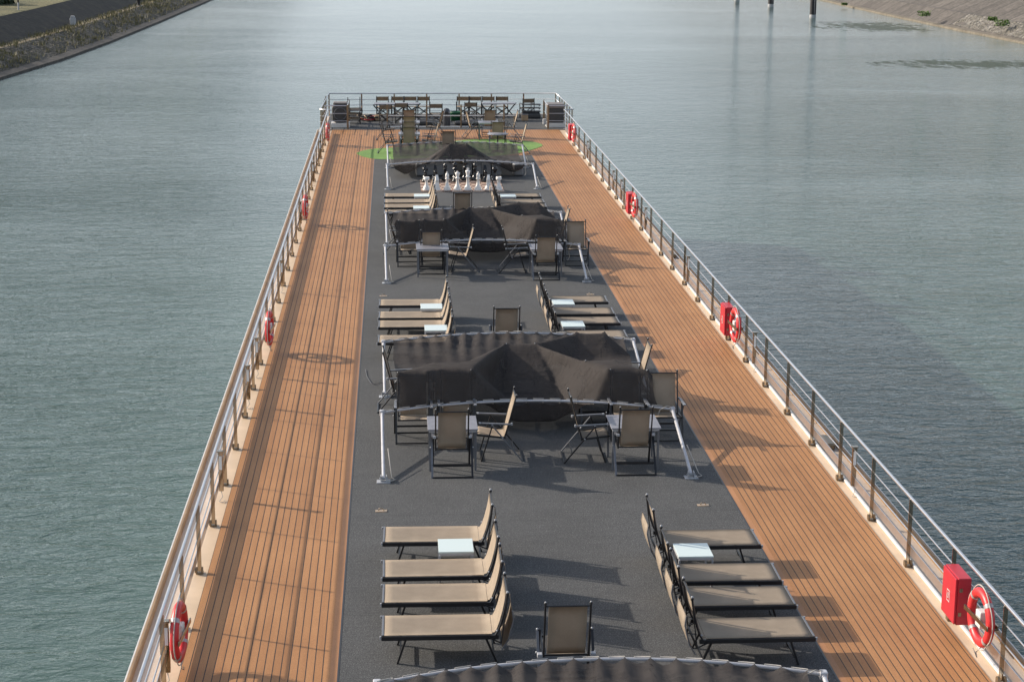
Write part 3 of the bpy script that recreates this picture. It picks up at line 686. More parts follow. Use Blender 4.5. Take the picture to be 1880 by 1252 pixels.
LO = {  # group: left foot x, [near edge y], right foot x, [near edge y], words
 'front': (-.20, [20.38, 21.46, 22.37, 23.73], 5.05, [20.1, 21.15, 22.01, 23.39], 'nearest group'),
 'middle': (-.36, [35.79, 37.19, 38.09, 39.38], 4.82, [36.08, 37.41, 38.33, 39.60], 'middle group'),
 'far': (-.31, [52.18, 53.29, 54.24, 55.44], 4.58, [52.15, 53.27, 54.11, 55.32], 'far group near the chess'),
}
nth = ('first', 'second', 'third', 'fourth')
for g, (xl, yls, xr, yrs, words) in LO.items():
    for s, x, ys in (('left', xl, yls), ('right', xr, yrs)):
        for k, y in enumerate(ys):
            o = lg if first else copy_tree(lg); first = False
            jit = random.uniform(-1, 1)
            o.location = (x, y+.33, .014); o.rotation_euler = (0, 0, R(jit) if s == 'left' else math.pi+R(jit))
            tag(o, f'taupe sun lounger in the {s} row, {words}, {nth[k]} from the camera', 'sun lounger', 'sun loungers in rows on the carpet')
# ------------------------------------------------------------------ small glass side tables
def side_table():
    e = empty('side_table')
    MB().cbox(-.24, .24, -.265, .265, .425, .45, .005).build('glass_top', M['glass'], e)
    fr = MB()
    for s in (-1, 1): fr.beam((-.225, s*.25, .41), (.225, s*.25, .41), .025, .028); MB().beam((-.21, s*.25, .09), (.21, s*.25, .09), .018, .018).build('crossbar', M['leg'], e)
    for s in (-1, 1): fr.beam((s*.225, -.235, .41), (s*.225, .235, .41), .025, .028)
    fr.build('frame', M['leg'], e)
    for sx in (-1, 1):
        for sy in (-1, 1): MB().beam((sx*.225, sy*.25, 0), (sx*.225, sy*.25, .395), .025, .025).build('leg', M['leg'], e)
    return e
stb = side_table()
STS = [(.80, 23.37, 'on the left in the nearest lounger group'), (4.03, 23.03, 'on the right in the nearest lounger group'), (.80, 38.95, 'left in the middle group, farther one'), (.85, 36.80, 'left in the middle group, nearer one'),
       (3.76, 39.30, 'right in the middle group, farther one'), (3.76, 37.07, 'right in the middle group, nearer one'), (.85, 55.25, 'left in the far group, nearest the chess board'), (.80, 52.9, 'left in the far group, nearer the canopy'), (3.52, 55.15, 'right in the far group near the chess')]
for k, (x, y, w) in enumerate(STS):
    o = stb if k == 0 else copy_tree(stb); o.location = (x, y, .014)
    tag(o, f'white side table with pale glass top {w}', 'side table', 'glass side tables between loungers')

# ------------------------------------------------------------------ folding reclining chairs, sitter faces +y
def rchair(name='folding_armchair', low=False):
    e = empty(name); W = .265
    MB().sheet([[(x, y, z) for x in (-.225, -.11, 0, .11, .225)] for y, z in ((.25, .455), (.20, .46), (.05, .43), (-.1, .405), (-.2, .41))], .006).build('seat', M['sling'], e)
    MB().sheet([[(x, y, z) for x in (-.225, -.11, 0, .11, .225)] for y, z in ((-.20, .42), (-.235, .52), (-.29, .74), (-.345, .95), (-.378, 1.075))], .006).build('backrest', M['sling'], e)
    bf = MB(); sf = MB()
    for s in (-1, 1):
        bf.tube([(s*W, -.19, .38), (s*W, -.245, .56), (s*W, -.39, 1.11)], .0125, 8); bf.ball((s*W, -.392, 1.118), .02, 8)
        sf.beam((s*W, .26, .45), (s*W, -.22, .395), .022, .03)
    bf.tube([(-W, -.382, 1.08), (W, -.382, 1.08)], .011, 8); bf.build('back_frame', M['black'], e)
    sf.beam((-W, .26, .45), (W, .26, .45), .022, .022); sf.beam((-W, -.2, .40), (W, -.2, .40), .02, .02); sf.build('seat_frame', M['black'], e)
    for s in (-1, 1):
        MB().beam((s*.31, .21, .665), (s*.31, -.30, .64), .042, .022).build('armrest', M['grey_frame'], e)
        MB().cbox(s*.31-.024, s*.31+.024, .20, .235, .655, .68, .005).build('end_cap', M['cap'], e); MB().cbox(s*.29-.02, s*.29+.03, -.33, -.30, .62, .66, .005).build('end_cap', M['cap'], e)
        MB().beam((s*.30, .0, .64), (s*.30, .19, .0), .02, .032, (1, 0, 0)).build('leg', M['black'], e)
        MB().beam((s*.325, .02, .64), (s*.325, -.50, .0), .02, .032, (1, 0, 0)).build('leg', M['grey_frame'] if s < 0 else M['black'], e)
    MB().beam((-.31, .187, .02), (.31, .187, .02), .02, .02).build('crossbar', M['black'], e); MB().beam((-.325, -.495, .014), (.325, -.495, .014), .02, .02).build('crossbar', M['black'], e); MB().beam((-.325, -.36, .17), (.325, -.36, .17), .012, .035).build('crossbar', M['black'], e)
    for s in (-1, 1):
        for c, r in (((s*W, -.392, 1.132), .013), ((s*.345, -.16, .42), .016), ((s*.325, .01, .64), .018)): MB().ball(c, r, 6).build('knob', M['cap'], e)
    return e
rc = rchair(); first = True; CH = []
def chair(x, y, rz, label, group='folding armchairs on the deck'):
    global first
    o = rc if first else copy_tree(rc); first = False
    o.location = (x, y, .014); o.rotation_euler = (0, 0, R(rz)); tag(o, label, 'folding chair', group); CH.append((x, y, rz)); return o
def dining_table():
    e = empty('dining_table')
    MB().cbox(-.41, .41, -.41, .41, .70, .725, .006).build('tabletop', M['slat'], e)
    b = MB()
    for s in (-1, 1): b.beam((s*.37, -.37, .68), (s*.37, .37, .68), .03, .035); b.beam((-.355, s*.37, .68), (.355, s*.37, .68), .03, .035)
    b.build('apron', M['leg'], e)
    for sx in (-1, 1):
        for sy in (-1, 1): MB().beam((sx*.37, sy*.35, 0), (sx*.37, sy*.35, .663), .035, .035).build('leg', M['grey_frame'], e)
    return e
def armless():
    e = rc.copy(); scene.collection.objects.link(e); e.name = 'folding_chair'
    for ch in rc.children:
        if ch.name.split('.')[0] in ('armrest', 'end_cap'): continue
        c = ch.copy(); scene.collection.objects.link(c); c.parent = e
    for s in (-1, 1): MB().cbox(s*.315-.03, s*.315+.03, -.30, -.22, .40, .45, .008).build('bracket', M['cap'], e)
    return e
ra = armless(); afirst = True
def plain_chair(x, y, label):
    global afirst
    o = ra if afirst else copy_tree(ra); afirst = False
    o.location = (x, y, .014); o.rotation_euler = (0, 0, 0); tag(o, label, 'folding chair', 'single chairs on the centre line')
dt = dining_table(); dfirst = True; TB = []
def table(x, y, label):
    global dfirst
    o = dt if dfirst else copy_tree(dt); dfirst = False
    o.location = (x, y, .014); tag(o, label, 'table', 'square tables under the folded canopies'); TB.append((x, y)); return o
def dine(w, L):
    for kind, x, y, rz, lab in L:
        (table(x, y, lab+' '+w) if kind == 't' else chair(x, y, rz, lab+' '+w))
C0 = 'under the nearest canopy'; B0 = 'under the second canopy'
dine(C0, [('t', .92, 28.55, 0, 'grey slatted square table on the near left'), ('t', 3.92, 28.50, 0, 'grey slatted square table on the near right'),
 ('c', .90, 28.3, 0, 'armchair seen from behind at the left table'), ('c', 1.60, 29.0, 90, 'armchair facing left beside the left table'),
 ('c', 3.28, 28.85, -90, 'armchair facing right beside the right table'), ('c', 3.89, 28.3, 0, 'armchair seen from behind at the right table'),
 ('c', .30, 29.94, 180, 'armchair behind the left table facing the camera'), ('c', 1.05, 30.06, 180, 'cloth covered armchair between left tables'),
 ('c', 4.66, 29.92, 180, 'half covered armchair on the right edge'), ('c', 4.02, 29.99, 180, 'cloth covered armchair behind right table'),
 ('c', .93, 31.34, 0, 'cloth covered armchair at far left table'), ('c', 3.655, 31.45, 0, 'cloth covered armchair in the right middle'), ('c', 3.72, 32.90, 180, 'cloth covered armchair beyond far right table'),
 ('c', 2.32, 32.8, 0, 'cloth covered armchair in the middle'), ('c', .16, 32.1, -90, 'armchair at the left edge facing right'), ('c', 4.36, 32.5, 90, 'armchair at the right edge facing left')])
dine(B0, [('t', .95, 44.85, 0, 'grey slatted square table on the near left'), ('t', 3.82, 44.75, 0, 'grey slatted square table on the near right'),
 ('c', .93, 45.32, 0, 'armchair seen from behind at the left table'), ('c', 1.63, 45.4, 90, 'armchair facing left beside the left table'),
 ('c', 3.14, 45.2, -90, 'armchair facing right beside the right table'), ('c', 3.78, 44.45, 0, 'armchair seen from behind at the right table'),
 ('c', .38, 46.04, 180, 'armchair behind the left table facing the camera'), ('c', 1.02, 46.16, 180, 'cloth covered armchair between left tables'),
 ('c', 4.74, 46.02, 180, 'half covered armchair on the right edge'), ('c', 4.0, 46.09, 180, 'cloth covered armchair behind right table'),
 ('c', 3.655, 47.54, 0, 'cloth covered armchair in the right middle'), ('c', 3.72, 48.98, 180, 'cloth covered armchair beyond far right table'),
 ('c', 2.32, 48.92, 0, 'cloth covered armchair in the middle'), ('c', .2, 48.0, -90, 'armchair at the left edge facing right'), ('c', 4.38, 48.5, 90, 'armchair at the right edge facing left')])
chair(2.25, 63.07, 0, 'folding armchair under the canopy behind the chess board')
plain_chair(1.97, 19.86, 'single folding chair just behind the canopy edge at the bottom')
plain_chair(2.27, 36.1, 'single folding chair on the centre line between the two middle rows of loungers')
plain_chair(1.97, 51.8, 'single folding chair on the centre line between the far rows of loungers')
plain_chair(2.02, 67.1, 'single folding chair just behind the farthest canopy')
FAR = [(.58, 68.5, 0, 'nearest armchair of the left far table stack, seen from behind'), (.60, 70.3, 0, 'second armchair in the left far column seen from behind'), (.62, 72.2, 0, 'third armchair in the left far column seen from behind'), (.64, 74.7, 0, 'farthest armchair in the left far column'),
 (-.12, 69.1, -90, 'armchair facing right at the left far table, nearer one'), (-.20, 73.3, -90, 'armchair facing right at the left far table, farther one'), (1.35, 69.4, 90, 'armchair facing left at the left far table, nearer one'), (1.65, 74.0, 78, 'armchair facing left at the left far table, lit on its front'),
 (4.05, 70.2, 0, 'armchair seen from behind at the right far round table'), (3.97, 74.6, 0, 'farthest armchair of the right far tables seen from behind'), (3.35, 73.9, -82, 'armchair facing right at the right far table'), (4.72, 73.9, 90, 'armchair facing left at the right far table, farther one'), (4.72, 69.1, 90, 'armchair facing left at the right far table, nearer one')]
for x, y, rz, lab in FAR: chair(x, y, rz, lab, 'folding armchairs round the far tables')
for x, y, lab in ((.6, 69.3, 'small square table of the left far group, nearer one'), (.65, 73.3, 'small square table of the left far group, farther one'), (3.85, 73.2, 'small square table of the right far group, farther one')):
    table(x, y, lab)
e = empty('round_table', (4.0, 69.1, .014)); tag(e, 'round grey table among the armchairs right of the putting green', 'table')
MB().lathe([(0, .695), (.40, .695), (.41, .71), (.40, .725), (0, .725)], n=28).build('tabletop', M['slat'], e); MB().lathe([(.03, .02), (.03, .69)], n=10).build('column', M['black'], e)
for k in range(4):
    a = k*math.pi/2+.6; MB().beam((0, 0, .06), (math.cos(a)*.33, math.sin(a)*.33, .015), .04, .03).build('foot', M['black'], e)

#@@CANOPY
# ------------------------------------------------------------------ folded canopies
UX, UY, UZ = 0, .970, .243            # direction of the folded legs
XA, XB = -.24, 4.80
def arch_pt(t, yf):                    # t 0..1 across; yf = foot y
    r = .36*(1-(2*t-1)**2)
    return np.array([XA+(XB-XA)*t, yf+2.28+UY*r, .535+UZ*r])
from mathutils.geometry import delaunay_2d_cdt
from mathutils import noise as mnoise
NT = 17
def cloth(yf, pts, ridges, seed, x_in=.035):
    """taut sheet laced to both bars and propped on chair backs: straight facets between its supports, pleats at the lacing"""
    yb = yf+2.28; P = []; E = []
    T = [x_in+(1-2*x_in)*k/(NT-1) for k in range(NT)]
    front = [arch_pt(t, yf)+np.array([0, .05, -.05]) for t in T]; rear = [arch_pt(t, yf+5.25)+np.array([0, -.036, .04]) for t in T]
    P += [tuple(p) for p in front]; E += [(i, i+1) for i in range(NT-1)]
    P += [tuple(p) for p in rear]; E += [(NT+i, NT+i+1) for i in range(NT-1)]
    names = {'F0': 0, 'F1': NT-1, 'R0': NT, 'R1': 2*NT-1}
    for k, (x, dy, z) in pts.items(): names[k] = len(P); P.append((x, yb+dy, z))
    def idx(n): return names[n] if n in names else (int(n[1:]) if n[0] == 'f' else NT+int(n[1:]))
    for r in ridges:
        for u, v in zip(r, r[1:]): E.append((idx(u), idx(v)))
    out = delaunay_2d_cdt([Vector((p[0], p[1])) for p in P], E, [], 0, 1e-5)
    co, fc, ov = out[0], out[2], out[3]
    zs = []
    for i, c in enumerate(co):
        zs.append(P[ov[i][0]][2] if ov[i] else .5)
    # outline polygon: left side, right side follow the named edge points
    left = [idx(n) for n in ridges[0]]; right = [idx(n) for n in ridges[1]]
    poly = [P[i][:2] for i in left] + [tuple(p[:2]) for p in rear[1:-1]] + [P[i][:2] for i in reversed(right)] + [tuple(p[:2]) for p in reversed(front[1:-1])]
    def inside(x, y):
        c = False; n = len(poly)
        for i in range(n):
            (xa, ya), (xb, yb_) = poly[i], poly[i-1]
            if (ya > y) != (yb_ > y) and x < (xb-xa)*(y-ya)/(yb_-ya)+xa: c = not c
        return c
    bm = bmesh.new(); vs = [bm.verts.new((c.x, c.y, z)) for c, z in zip(co, zs)]
    for f in fc:
        cx = sum(co[i].x for i in f)/len(f); cy = sum(co[i].y for i in f)/len(f)
        if inside(cx, cy):
            try: bm.faces.new([vs[i] for i in f])
            except ValueError: pass
    bmesh.ops.triangulate(bm, faces=bm.faces[:])
    for q in range(6):
        ed = [e for e in bm.edges if (e.verts[0].co-e.verts[1].co).length > .11]
        if not ed: break
        bmesh.ops.subdivide_edges(bm, edges=ed, cuts=1); bmesh.ops.triangulate(bm, faces=[f for f in bm.faces if len(f.verts) > 3])
        bmesh.ops.beautify_fill(bm, faces=bm.faces[:], edges=[]) if False else None
    pins = [Vector(p) for p in [tuple(q) for q in front]+[tuple(q) for q in rear]] + [Vector(P[names[k]]) for k in pts if pts[k][2] > 1.05]
    free = [v for v in bm.verts if not any((v.co-p).length < .012 for p in pins)]
    for q in range(5): bmesh.ops.smooth_vert(bm, verts=free, factor=.42, use_axis_x=True, use_axis_y=True, use_axis_z=True)
    per = (XB-XA)*(1-2*x_in)/(NT-1); x00 = XA+(XB-XA)*x_in
    for v in free:
        x, y, z = v.co; dr = (rear[0][1]+.28)-y; df = y-front[0][1]
        ph = abs(math.sin(math.pi*(x-x00)/per)); wob = mnoise.noise(Vector((x*1.1, y*.5, seed)))
        pleat = math.cos(2*math.pi*(x-x00+wob*.10*max(0, dr))/per)
        pleat *= .35+1.3*abs(mnoise.noise(Vector((x*1.7, seed*3.1, .5))))*1.6
        v.co.z += -.030*ph*math.exp(-max(0, dr)/.25) + .048*pleat*math.exp(-max(0, dr)/.7)*(1-math.exp(-max(0, dr)/.2))
        v.co.y += .02*pleat*math.exp(-max(0, dr)/.6)
        n1 = mnoise.noise(Vector((x*1.9+y*.9, y*.8-x*.5, seed+3))); n2 = mnoise.noise(Vector((x*4.2-y*2.2, y*2.6+x*1.2, seed+7)))
        amp = min(1, max(0, (1.1-z)*4)) if z > .85 else 1
        v.co.z += (.040*(.25-abs(n1)) + .012*(.25-abs(n2)))*amp*min(1, max(0, df)*4)
        if v.co.z < .04: v.co.z = .04
    for q in range(1): bmesh.ops.smooth_vert(bm, verts=free, factor=.3, use_axis_x=True, use_axis_y=True, use_axis_z=True)
    bm.verts.index_update(); V = [v.co.copy() for v in bm.verts]; Fs = [[v.index for v in f.verts] for f in bm.faces]; bm.free()
    return V, Fs, front, rear, T
def canopy(yf, lab, X=None, seed=1, slack=1.035, skip_front=True, parts=True):
    e = empty('folding_canopy', (2.28, yf+2.6, .014)); tag(e, lab, 'canopy', 'folded canopies across the deck'); O = Vector(e.location)
    def pb(b, n, mt): b.v = [(x-O.x, y-O.y, z-O.z) for x, y, z in b.v]; return b.build(n, mt, e)
    for ya in (yf, yf+5.25):
        for sx, x in ((-1, XA+.03), (1, XB-.03)):
            tp = arch_pt(0 if sx < 0 else 1, ya)
            pb(MB().tube([(x, ya, .07), tuple(tp)], .029, 12), 'leg', M['leg'])
            ft = pb(MB().cbox(x-.11, x+.11, ya-.09, ya+.09, .014, .028, .004).box(x-.05, x-.038, ya-.05, ya+.06, .028, .12).box(x+.038, x+.05, ya-.05, ya+.06, .028, .12).tube([(x-.07, ya, .075), (x+.07, ya, .075)], .012, 6), 'hinge_foot', M['cap'])
            pb(MB().tube([(x+.05, ya-.04, .03), (x+.16, ya-.03, .05), (x+.19, ya+.05, .03), (x+.13, ya+.03, .08), (x+.05+.02, ya+.9, .30)], .008, 5), 'strap', M['cord'])
            pb(MB().cbox(tp[0]-.045, tp[0]+.045, tp[1]-.05, tp[1]+.05, tp[2]-.05, tp[2]+.045, .015), 'corner_joint', M['leg'])
        pb(MB().tube([tuple(arch_pt(t, ya)) for t in np.linspace(0, 1, 33)], .022, 12), 'arch_bar', M['leg'])
        if X is not None:
            row = X[2] if ya == yf else X[3]; SH = np.array([0, yf-X[5], 0])
            for t, p in zip(X[4], row):
                p = p+SH; q = arch_pt(t, ya); q2 = arch_pt(max(0, t-.036), ya)
                pb(MB().tube([tuple(p), tuple(q+np.array([0, -.02, .044])), tuple(q2+np.array([0, -.03, .044]))], .009, 5), 'tie_cord', M['cord'])
            q = arch_pt(1.0, ya); pb(MB().tube([tuple(row[-1]+SH)]+[tuple(q+np.array(v)) for v in ((0, 0, .04), (-.10, -.03, .07), (-.22, -.02, .0), (-.27, 0, -.16), (-.24, 0, -.30), (-.29, 0, -.40))], .008, 5), 'loose_cord', M['cord'])
            q = arch_pt(0.0, ya); pb(MB().tube([tuple(row[0]+SH), tuple(q+np.array([.03, 0, .03])), tuple(q+np.array([-.03, -.04, .02])), tuple(q+np.array([-.02, -.05, -.09]))], .009, 5), 'corner_cord', M['cord'])
    if X is not None:
        vs = [(p[0]-O.x, p[1]+yf-X[5]-O.y, p[2]-O.z) for p in X[0]]
        MB().add(vs, X[1], True).build('shade_cloth', M['canopy'], e)
    return e
PK = 1.165
def dining_cloth(yf, seed, p1=PK, dx=0.0, j=0.0):
    rr = random.Random(seed); J = lambda v: v+rr.uniform(-j, j)
    pts = {
     'L1': (-.03, .16, .86), 'L2': (.02, .34, 1.10), 'L3': (-.02, 1.35, .80), 'L4': (-.02, 2.6, .52), 'L5': (-.08, 4.2, .40),
     'a': (.04, .365, PK), 'b': (.58, .365, PK), 'b1': (.78, .48, PK), 'c': (1.34, .485, PK),
     'p': (.66+dx, 1.02, p1), 'q': (1.20+dx, 1.02, p1), 'p2': (.58, 1.72, .76), 'q2': (1.30, 1.75, .76),
     'g': (2.05, 2.51, PK), 'h': (2.59, 2.51, PK), 'g2': (1.98, 3.2, .74), 'h2': (2.68, 3.2, .74),
     'k': (3.45, 3.35, PK), 'l': (3.99, 3.35, PK), 'k1': (3.36, 2.70, .78), 'l1': (4.06, 2.70, .78),
     'm': (3.39, 1.13, PK-.01), 'n': (3.92, 1.13, PK), 'm2': (3.30, 1.85, .74),
     's': (3.72, .415, PK), 't': (4.29, .415, PK), 'u': (4.42, .36, PK),
     'v1': (2.05, .50, J(.16)), 'v2': (2.75, .50, J(.14)), 'v0': (1.62, .50, J(.42)), 'v3': (3.30, .50, J(.42)),
     'w1': (2.15, .95, J(.36)), 'w2': (2.95, .85, J(.30)), 'x1': (1.75, 1.6, J(.52)), 'x2': (2.9, 1.75, J(.70)),
     'y0': (.45, 3.0, J(.26)), 'y1': (1.25, 3.1, J(.22)), 'y2': (1.75, 3.5, J(.24)), 'y5': (2.35, 3.95, J(.28)), 'y3': (2.95, 3.9, J(.30)), 'y6': (3.35, 4.1, .34), 'y7': (4.1, 4.2, .36), 'y4': (1.7, 2.4, J(.55)),
     'z1': (3.1, 2.6, J(.66)), 'z2': (4.42, 2.2, .76), 'z3': (4.48, 2.95, .76), 'o': (4.3, 1.3, .78),
     'R1a': (4.52, .17, .86), 'R2a': (4.50, .40, 1.10), 'R3a': (4.50, 1.4, .80), 'R4a': (4.52, 3.3, .62), 'R5a': (4.60, 4.3, .46)}
    ridges = [['F0', 'L1', 'L2', 'L3', 'L4', 'L5', 'R0'], ['F1', 'R1a', 'R2a', 'R3a', 'z2', 'z3', 'R4a', 'R5a', 'R1'],
     ['L2', 'a', 'b', 'b1', 'c'], ['p', 'q'], ['c', 'q'], ['c', 'v0', 'v1', 'v2', 'v3', 's'], ['g', 'h'], ['c', 'g'], ['q', 'g'], ['c', 'w1'], ['w1', 'g'], ['s', 'w2'], ['w2', 'h'], ['w1', 'w2'],
     ['k', 'l'], ['h', 'k1'], ['k', 'k1'], ['l', 'l1'], ['h', 'm'], ['m', 'n'], ['n', 's'], ['s', 't', 'u', 'R2a'], ['n', 't'], ['h', 'k'], ['g', 'y4'], ['p', 'L3'], ['p', 'y0'], ['k', 'y6'], ['l', 'y7'], ['y0', 'y1', 'y2', 'y5', 'y3']]
    return cloth(yf, pts, ridges, seed)+(yf,)
XC = dining_cloth(27.66, 1)
canopy(27.66, 'folded charcoal canopy draped over chairs, nearest one shown whole', XC)
XBc = dining_cloth(43.75, 2, p1=.95, dx=.10, j=.07)
canopy(43.75, 'folded charcoal canopy draped over chairs, second from the camera', XBc)
ptsA = {'L1': (.02, .5, .30), 'L2': (-.02, 1.6, .28), 'L3': (-.05, 3.4, .34), 'H1': (.42, .42, .10), 'H2': (1.15, .40, .42), 'H3': (4.15, .46, .14), 'H4': (3.45, .42, .42),
 'g': (1.97, .93, PK), 'h': (2.53, .93, PK), 'i': (1.1, 1.6, .50), 'jj': (3.5, 1.6, .50), 'k': (2.0, 2.5, .50), 'l': (2.7, 2.5, .50), 'm': (.7, 3.4, .30), 'n': (2.3, 3.8, .46), 'o': (3.9, 3.4, .30), 'b1': (3.7, 2.4, .52), 'b2': (4.3, 2.2, .40),
 'R1a': (4.53, .5, .34), 'R2a': (4.58, 1.6, .40), 'R3a': (4.60, 3.4, .34)}
XAc = cloth(59.48, ptsA, [['F0', 'L1', 'L2', 'L3', 'R0'], ['F1', 'R1a', 'R2a', 'R3a', 'R1'], ['g', 'h'], ['f3', 'g'], ['f13', 'h'], ['g', 'i'], ['h', 'jj'], ['g', 'k'], ['h', 'l'], ['H2', 'H1'], ['H4', 'H3'], ['f3', 'H2'], ['f13', 'H4'], ['k', 'r7'], ['l', 'r9']], 5)+(59.48,)
canopy(59.48, 'folded see through canopy behind the giant chess board', XAc)
canopy(11.14, 'folded canopy cut off by the bottom edge of the picture', XC)

#@@CHESS
# ------------------------------------------------------------------ giant chess
bo = MB().box(0, 2.752, 0, 2.752, 0, .012).build('chess_board', M['board']); bo.location = (.89, 58.9, .014)
tag(bo, 'giant brown and cream chess board laid on the carpet', 'chess board')
BASE = [(0, 0), (.125, 0), (.128, .03), (.12, .06), (.105, .075), (.11, .09), (.085, .12), (.06, .17), (.048, .24)]
def piece(kind, mat):
    b = MB()
    if kind == 'rook': b.lathe(BASE+[(.05, .29), (.085, .32), (.09, .34), (.09, .41), (.066, .41), (.066, .385), (0, .385)], n=16)
    if kind == 'bishop': b.lathe(BASE+[(.04, .33), (.07, .35), (.072, .365), (.045, .38), (.06, .42), (.064, .455), (.045, .51), (.018, .535), (.022, .55), (.018, .565), (0, .57)], n=16)
    if kind == 'queen': b.lathe(BASE+[(.045, .34), (.08, .36), (.082, .375), (.045, .39), (.055, .45), (.088, .53), (.07, .535), (.03, .55), (.03, .575), (0, .585)], n=16)
    if kind == 'king': b.lathe(BASE+[(.048, .38), (.085, .40), (.087, .415), (.048, .43), (.055, .50), (.085, .585), (.07, .60), (.03, .615), (0, .615)], n=16); b.cbox(-.018, .018, -.015, .015, .61, .69, .004); b.cbox(-.045, .045, -.014, .014, .64, .668, .004)
    if kind == 'pawn': b.lathe(BASE[:7]+[(.045, .16), (.035, .22), (.06, .24), (.035, .255), (.05, .285), (.055, .31), (.045, .34), (.02, .36), (0, .362)], n=14)
    if kind == 'knight':
        b.lathe(BASE[:7]+[(.08, .15), (0, .16)], n=16)
        prof = [(-.07, .14), (-.085, .25), (-.075, .36), (-.03, .44), (0, .475), (.015, .44), (.06, .40), (.105, .33), (.10, .295), (.06, .29), (.02, .30), (.05, .22), (.075, .14)]
        n = len(prof); vs = [(sx*(.072-.10*(z-.14)), y, z) for sx in (-1, 1) for y, z in [(-p[0], p[1]) for p in prof]]
        vs += [(sx*.02, (y-0)*1.06, z+.006) for sx in (-1, 1) for y, z in [(-p[0], p[1]) for p in prof]]
        fs = [tuple(range(n)), tuple(reversed(range(n, 2*n)))]+[(i, i+n, (i+1) % n+n, (i+1) % n) for i in range(n)]
        b.add(vs[:2*n], fs)
    b.v = [(x*1.03, y*1.03, z*1.1) for x, y, z in b.v]
    return b.build('chess_'+kind, mat)
order = ['rook', 'knight', 'bishop', 'queen', 'king', 'bishop', 'knight', 'rook']
for colr, y, mt in (('white', 59.16, M['chesswhite']), ('black', 61.48, M['chessblack'])):
    cnt = {}
    for i, kd in enumerate(order):
        o = piece(kd, mt); o.location = (1.07+.342*i, y+random.uniform(-.03, .03), .026); o.rotation_euler = (0, 0, random.uniform(-.2, .2)+(math.pi if colr == 'black' else 0))
        dup = kd in ('rook', 'knight', 'bishop'); sd = ' on the left half of the board' if dup and i < 4 else ' on the right half of the board' if dup else ''
        tag(o, f'giant {colr} chess {kd} in the {"front" if colr == "white" else "back"} row{sd}', 'chess piece', f'giant {colr} chess pieces')
for i, dx in enumerate((1.07, 1.41, 2.10, 3.12)):
    o = piece('pawn', M['chessblack']); o.location = (dx, 61.12, .026)
    tag(o, f'giant black chess pawn in front of the black row, {nth[i]} from the left', 'chess piece', 'giant black chess pawns')
# grey poufs behind the board
pf = None
for i, px in enumerate((772, 790, 808.5, 826, 858, 876.6, 893, 911.5, 951)):
    x = at(px, 324).x
    if pf is None:
        pf = empty('pouf'); MB().cbox(-.165, .165, -.2, .2, .02, .42, .05).build('cushion', M['pouf'], pf); MB().cbox(-.14, .14, -.17, .17, 0, .02, .004).build('base', M['black'], pf); o = pf
    else: o = copy_tree(pf)
    o.location = (x, 62.75+random.uniform(-.05, .05), .014); o.rotation_euler = (0, 0, random.uniform(-.1, .1))
    tag(o, f'grey padded pouf behind the black chess pieces, {("first", "second", "third", "fourth", "fifth", "sixth", "seventh", "eighth", "ninth")[i]} from the left', 'pouf', 'grey poufs behind the chess board')

# ------------------------------------------------------------------ director's chairs and far tables
def director():
    e = empty('director_chair'); W = .27
    MB().sheet([[(x, y, .46) for x in (-.26, 0, .26)] for y in (-.2, .2)], .012).build('seat', M['sling'], e)
    MB().sheet([[(x, -.22, z) for x in (-.27, 0, .27)] for z in (.70, .88)], .010).build('backrest', M['sling'], e)
    for s in (-1, 1):
        MB().beam((s*W, -.22, .0), (s*W, -.22, .90), .03, .03).build('back_post', M['black'], e); MB().beam((s*W, .2, .0), (s*W, .2, .64), .03, .03).build('front_post', M['black'], e)
        MB().beam((s*W, -.235, .655), (s*W, .24, .655), .045, .022).build('armrest', M['black'], e)
    b = MB()
    for y in (-.2, .2): b.beam((-W, y, .05), (W, y, .44), .022, .03); b.beam((-W, y+.025, .44), (W, y+.025, .05), .022, .03)
    for s in (-1, 1): b.beam((s*W, -.22, .03), (s*W, .2, .03), .025, .03); b.beam((s*.26, -.2, .45), (s*.26, .2, .45), .025, .025)
    b.build('cross_frame', M['black'], e)
    return e
dc = director(); first = True
for px, py, rz, lab in [(702.5, 180.5, 180, 'first from the left along the far rail'), (729.5, 179, 180, 'second from the left along the far rail'), (753, 179, 180, 'third from the left along the far rail'), (778, 179, 180, 'fourth from the left along the far rail'),
                    (849, 178, 180, 'fifth from the left along the far rail'), (872.5, 178, 180, 'sixth from the left along the far rail'), (896, 178.5, 180, 'seventh from the left along the far rail'), (921.5, 179, 180, 'eighth from the left along the far rail')]:
    o = dc if first else copy_tree(dc); first = False
    p = at(px, py, .89); o.location = (p.x, 81.85, .014); o.rotation_euler = (0, 0, R(rz+random.uniform(-6, 6)))
    tag(o, f'black folding director chair with taupe back, {lab}', 'director chair', 'director chairs along the far rail')
for x, y, rz, lab in [(3.4, 79.6, 0, 'black director chair seen from behind in front of the right far table'), (6.02, 81.3, 15, 'turned director chair near the stacked benches at the right'), (-.33, 78.5, 0, 'director chair seen from behind left of the far tables'), (1.86, 79.0, 0, 'director chair seen from behind beside the grey bin'), (.35, 79.3, 0, 'director chair half hidden behind the left far column of armchairs')]:
    o = copy_tree(dc); o.location = (x, y, .014); o.rotation_euler = (0, 0, R(rz)); tag(o, lab, 'director chair', 'director chairs along the far rail')
def trestle(x0, x1, y, lab):
    e = empty('long_table', ((x0+x1)/2, y, .014)); tag(e, lab, 'table', 'long tables at the far rail'); h = (x1-x0)/2
    MB().cbox(-h, h, -.38, .38, .72, .75, .006).build('tabletop', M['slat'], e)
    for s in (-1, 1):
        for q in (-1, 1): MB().beam((s*(h-.25)-.3*q, .3*q, 0), (s*(h-.25)+.3*q, .3*q, .72), .03, .05).build('leg', M['black'], e)
